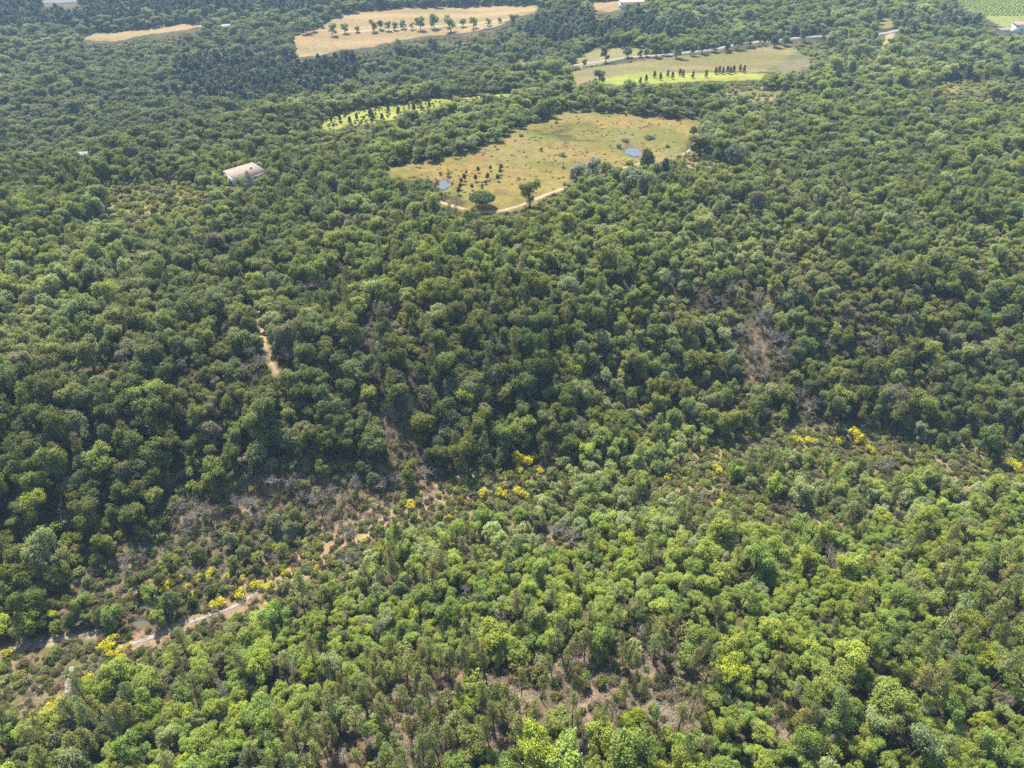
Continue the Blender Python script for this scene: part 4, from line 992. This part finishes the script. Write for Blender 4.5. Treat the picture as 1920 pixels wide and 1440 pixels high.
# ------------------------------------------------------------------ dead trees
DM = [mesh_from('dead_tree', *dead(s, spreadk=k), [M['deadwood']]) for s, k in ((70, 1.0), (71, 1.2), (72, .9), (73, 1.1))] + [mesh_from('dead_pine', *deadpine(s), [M['deadwood']]) for s in (80, 81)]
nd = len(DEAD); dl = {}
for i, (px, py, wp) in enumerate(DEAD + DP):
    x, y = at(px, py, 2.5 if i < nd else 4); dep = W2P(x, y, float(H(x, y)))[2]
    s = wp / f_ * dep / (3.9 if i < nd else 6.0); key = ('bare grey dead tree ' if i < nd else 'thin leafless dead pine ') + where(dict(px=px, py=py)); dl.setdefault(key, []).append((px, x, y, s, i))
for key, L in dl.items():
    L.sort()
    for j, (px, x, y, s, i) in enumerate(L):
        o = link('dead_tree', DM[i % 4 if i < nd else 4 + i % 2], loc=(x, y, float(Hg(x, y)))); o.scale = (s, s, s * (.85 if i < nd else 1)); o.rotation_euler.z = i * 2.1
        tag(o, key if len(L) == 1 else key + ', %s from the left' % ORD[j], 'dead tree', 'grey dead trees in the wood')

# ------------------------------------------------------------------ fallen sticks and litter
def litter():
    cs = bpy.data.collections.new('source_sticks')
    for q in range(4):
        r = np.random.default_rng(300 + q); parts = []
        for k in range(16):
            p = r.normal(0, .55, 3); p[2] = abs(p[2]) * .25; d = unit(r.normal(0, 1, 3) * [1, 1, .35]) * r.uniform(.3, 1.0); parts.append(tube([p, p + d * .6 + r.normal(0, .06, 3), p + d], [.03, .022, .012], 3))
        v, f = join(parts); o = bpy.data.objects.new('sticks', mesh_from('sticks', v, f, [M['deadwood'] if q < 2 else M['bark']])); cs.objects.link(o)
    x = rng.uniform(-140, 150, 60000); y = rng.uniform(38, 210, 60000)
    m = (zone('pines', x, y) & (rng.uniform(0, 1, len(x)) < .8)) | zone('clear', x, y) | zone('bare', x, y) | (zone('bank', x, y) & (rng.uniform(0, 1, len(x)) < .6)) | (zone('open', x, y) & (rng.uniform(0, 1, len(x)) < .25))
    x, y = x[m], y[m]; z = Hg(x, y)
    scatter('fallen_sticks', [dict(x=a, y=b, z=c + .05, s=k, sz=k, rot=k * 40, tint=(.1, .1, .1), var=int(k * 977) % 4) for a, b, c, k in zip(x, y, z, rng.uniform(.6, 1.4, len(x)))], cs, 'grey fallen sticks and litter on the bare soil', 'sticks')
litter()
# ------------------------------------------------------------------ umbrella pine
def umbrella():
    r = np.random.default_rng(5); puffs = []; parts = [tube([(0, 0, -.5), (.1, 0, 1.0), (0, .1, 1.7)], [.4, .34, .3], 7)]
    for i in range(46):
        a = i * 2.4; q = math.sqrt((i + .5) / 46); x, y = 5.3 * q * math.cos(a), 5.3 * q * math.sin(a); z = 6.6 - 2.0 * q ** 2.4 + r.uniform(-.15, .15)
        puffs.append((np.array([x, y, z]), (.85, .85, .72))); parts.append(tube([(0, .1, 1.6), (x * .45, y * .45, 3.2 + (z - 3.2) * .35), (x, y, z)], [.16, .09, .03], 4))
    for i in range(22):
        a = i * 2 * math.pi / 22; x, y = 5.25 * math.cos(a), 5.25 * math.sin(a); z = 4.2 + r.uniform(-.3, .2); puffs.append((np.array([x * .97, y * .97, z]), (.75, .75, .75)))
        parts.append(tube([(0, .1, 1.5), (x * .5, y * .5, 2.7), (x * .95, y * .95, z)], [.13, .08, .03], 4))
    V, F, L = foliage_from_puffs(puffs, r, 9, .24, .17, 7, spread=.8, aspect=.4)
    return join(parts), (V, F, L)
(tv, tf), (V, F, L) = umbrella()
x, y = at(904, 388); s = 50 / f_ * W2P(x, y, float(H(x, y)))[2] / 12.0
e = bpy.data.objects.new('umbrella_pine', None); col.objects.link(e); e.location = (x, y, float(H(x, y))); e.scale = (s, s, s * .95)
tag(e, 'wide domed umbrella pine standing alone at the near end of the meadow', 'tree')
link('trunk', mesh_from('umbrella_trunk', tv, tf, [M['paletrunk']]), e); c = link('crown', mesh_from('umbrella_crown', V, F, [M['needle']], leafvar=L), e); c['tint'] = [.085, .13, .03]

# ------------------------------------------------------------------ vines
def vines():
    pts = []; P = Z['vineyard'][0]
    x0, y0 = P.min(0); x1, y1 = P.max(0); k = 0; y = y0
    while y < min(y1, 1150):
        for x in np.arange(x0, min(x1, 1000), 3.2):
            a = x + rng.uniform(-.5, .5); b = y + .10 * x
            pts.append((a, b))
        y += 4.0
    a = np.array(pts); m = inside(P, a[:, 0], a[:, 1]); a = a[m]; z = H(a[:, 0], a[:, 1])
    L = [dict(x=p[0], y=p[1], z=zz, s=1.3, sz=1.0, rot=rng.uniform(0, 6), tint=(.25, .30, .09), var=i % 6) for i, (p, zz) in enumerate(zip(a, z))]
    scatter('vine_rows', L, KINDS['shrub'][0], 'rows of green vines in the vineyard at the top right corner', 'vines')
vines()

# ------------------------------------------------------------------ haze
V = np.array([(sx * 2700, y, z) for z in (-60, 112) for sx, y in ((-1, -260), (1, -260), (1, 2700), (-1, 2700))], float)
hb = link('haze', mesh_from('haze', V, np.array([(0, 3, 2, 1), (4, 5, 6, 7), (0, 1, 5, 4), (1, 2, 6, 5), (2, 3, 7, 6), (3, 0, 4, 7)]), []))
hm = bpy.data.materials.new('haze_air'); hm.use_nodes = True; n = hm.node_tree.nodes; n.remove(n['Principled BSDF'])
pv = n.new('ShaderNodeVolumePrincipled'); pv.inputs['Color'].default_value = (.48, .72, 1, 1); pv.inputs['Density'].default_value = HAZE; pv.inputs['Anisotropy'].default_value = 0.0
hm.node_tree.links.new(pv.outputs[0], n['Material Output'].inputs['Volume']); hb.data.materials.append(hm); hb['kind'] = 'stuff'
print('plants', len(ps), 'individuals', len(indiv), {k: len(v) for k, v in rest.items()})
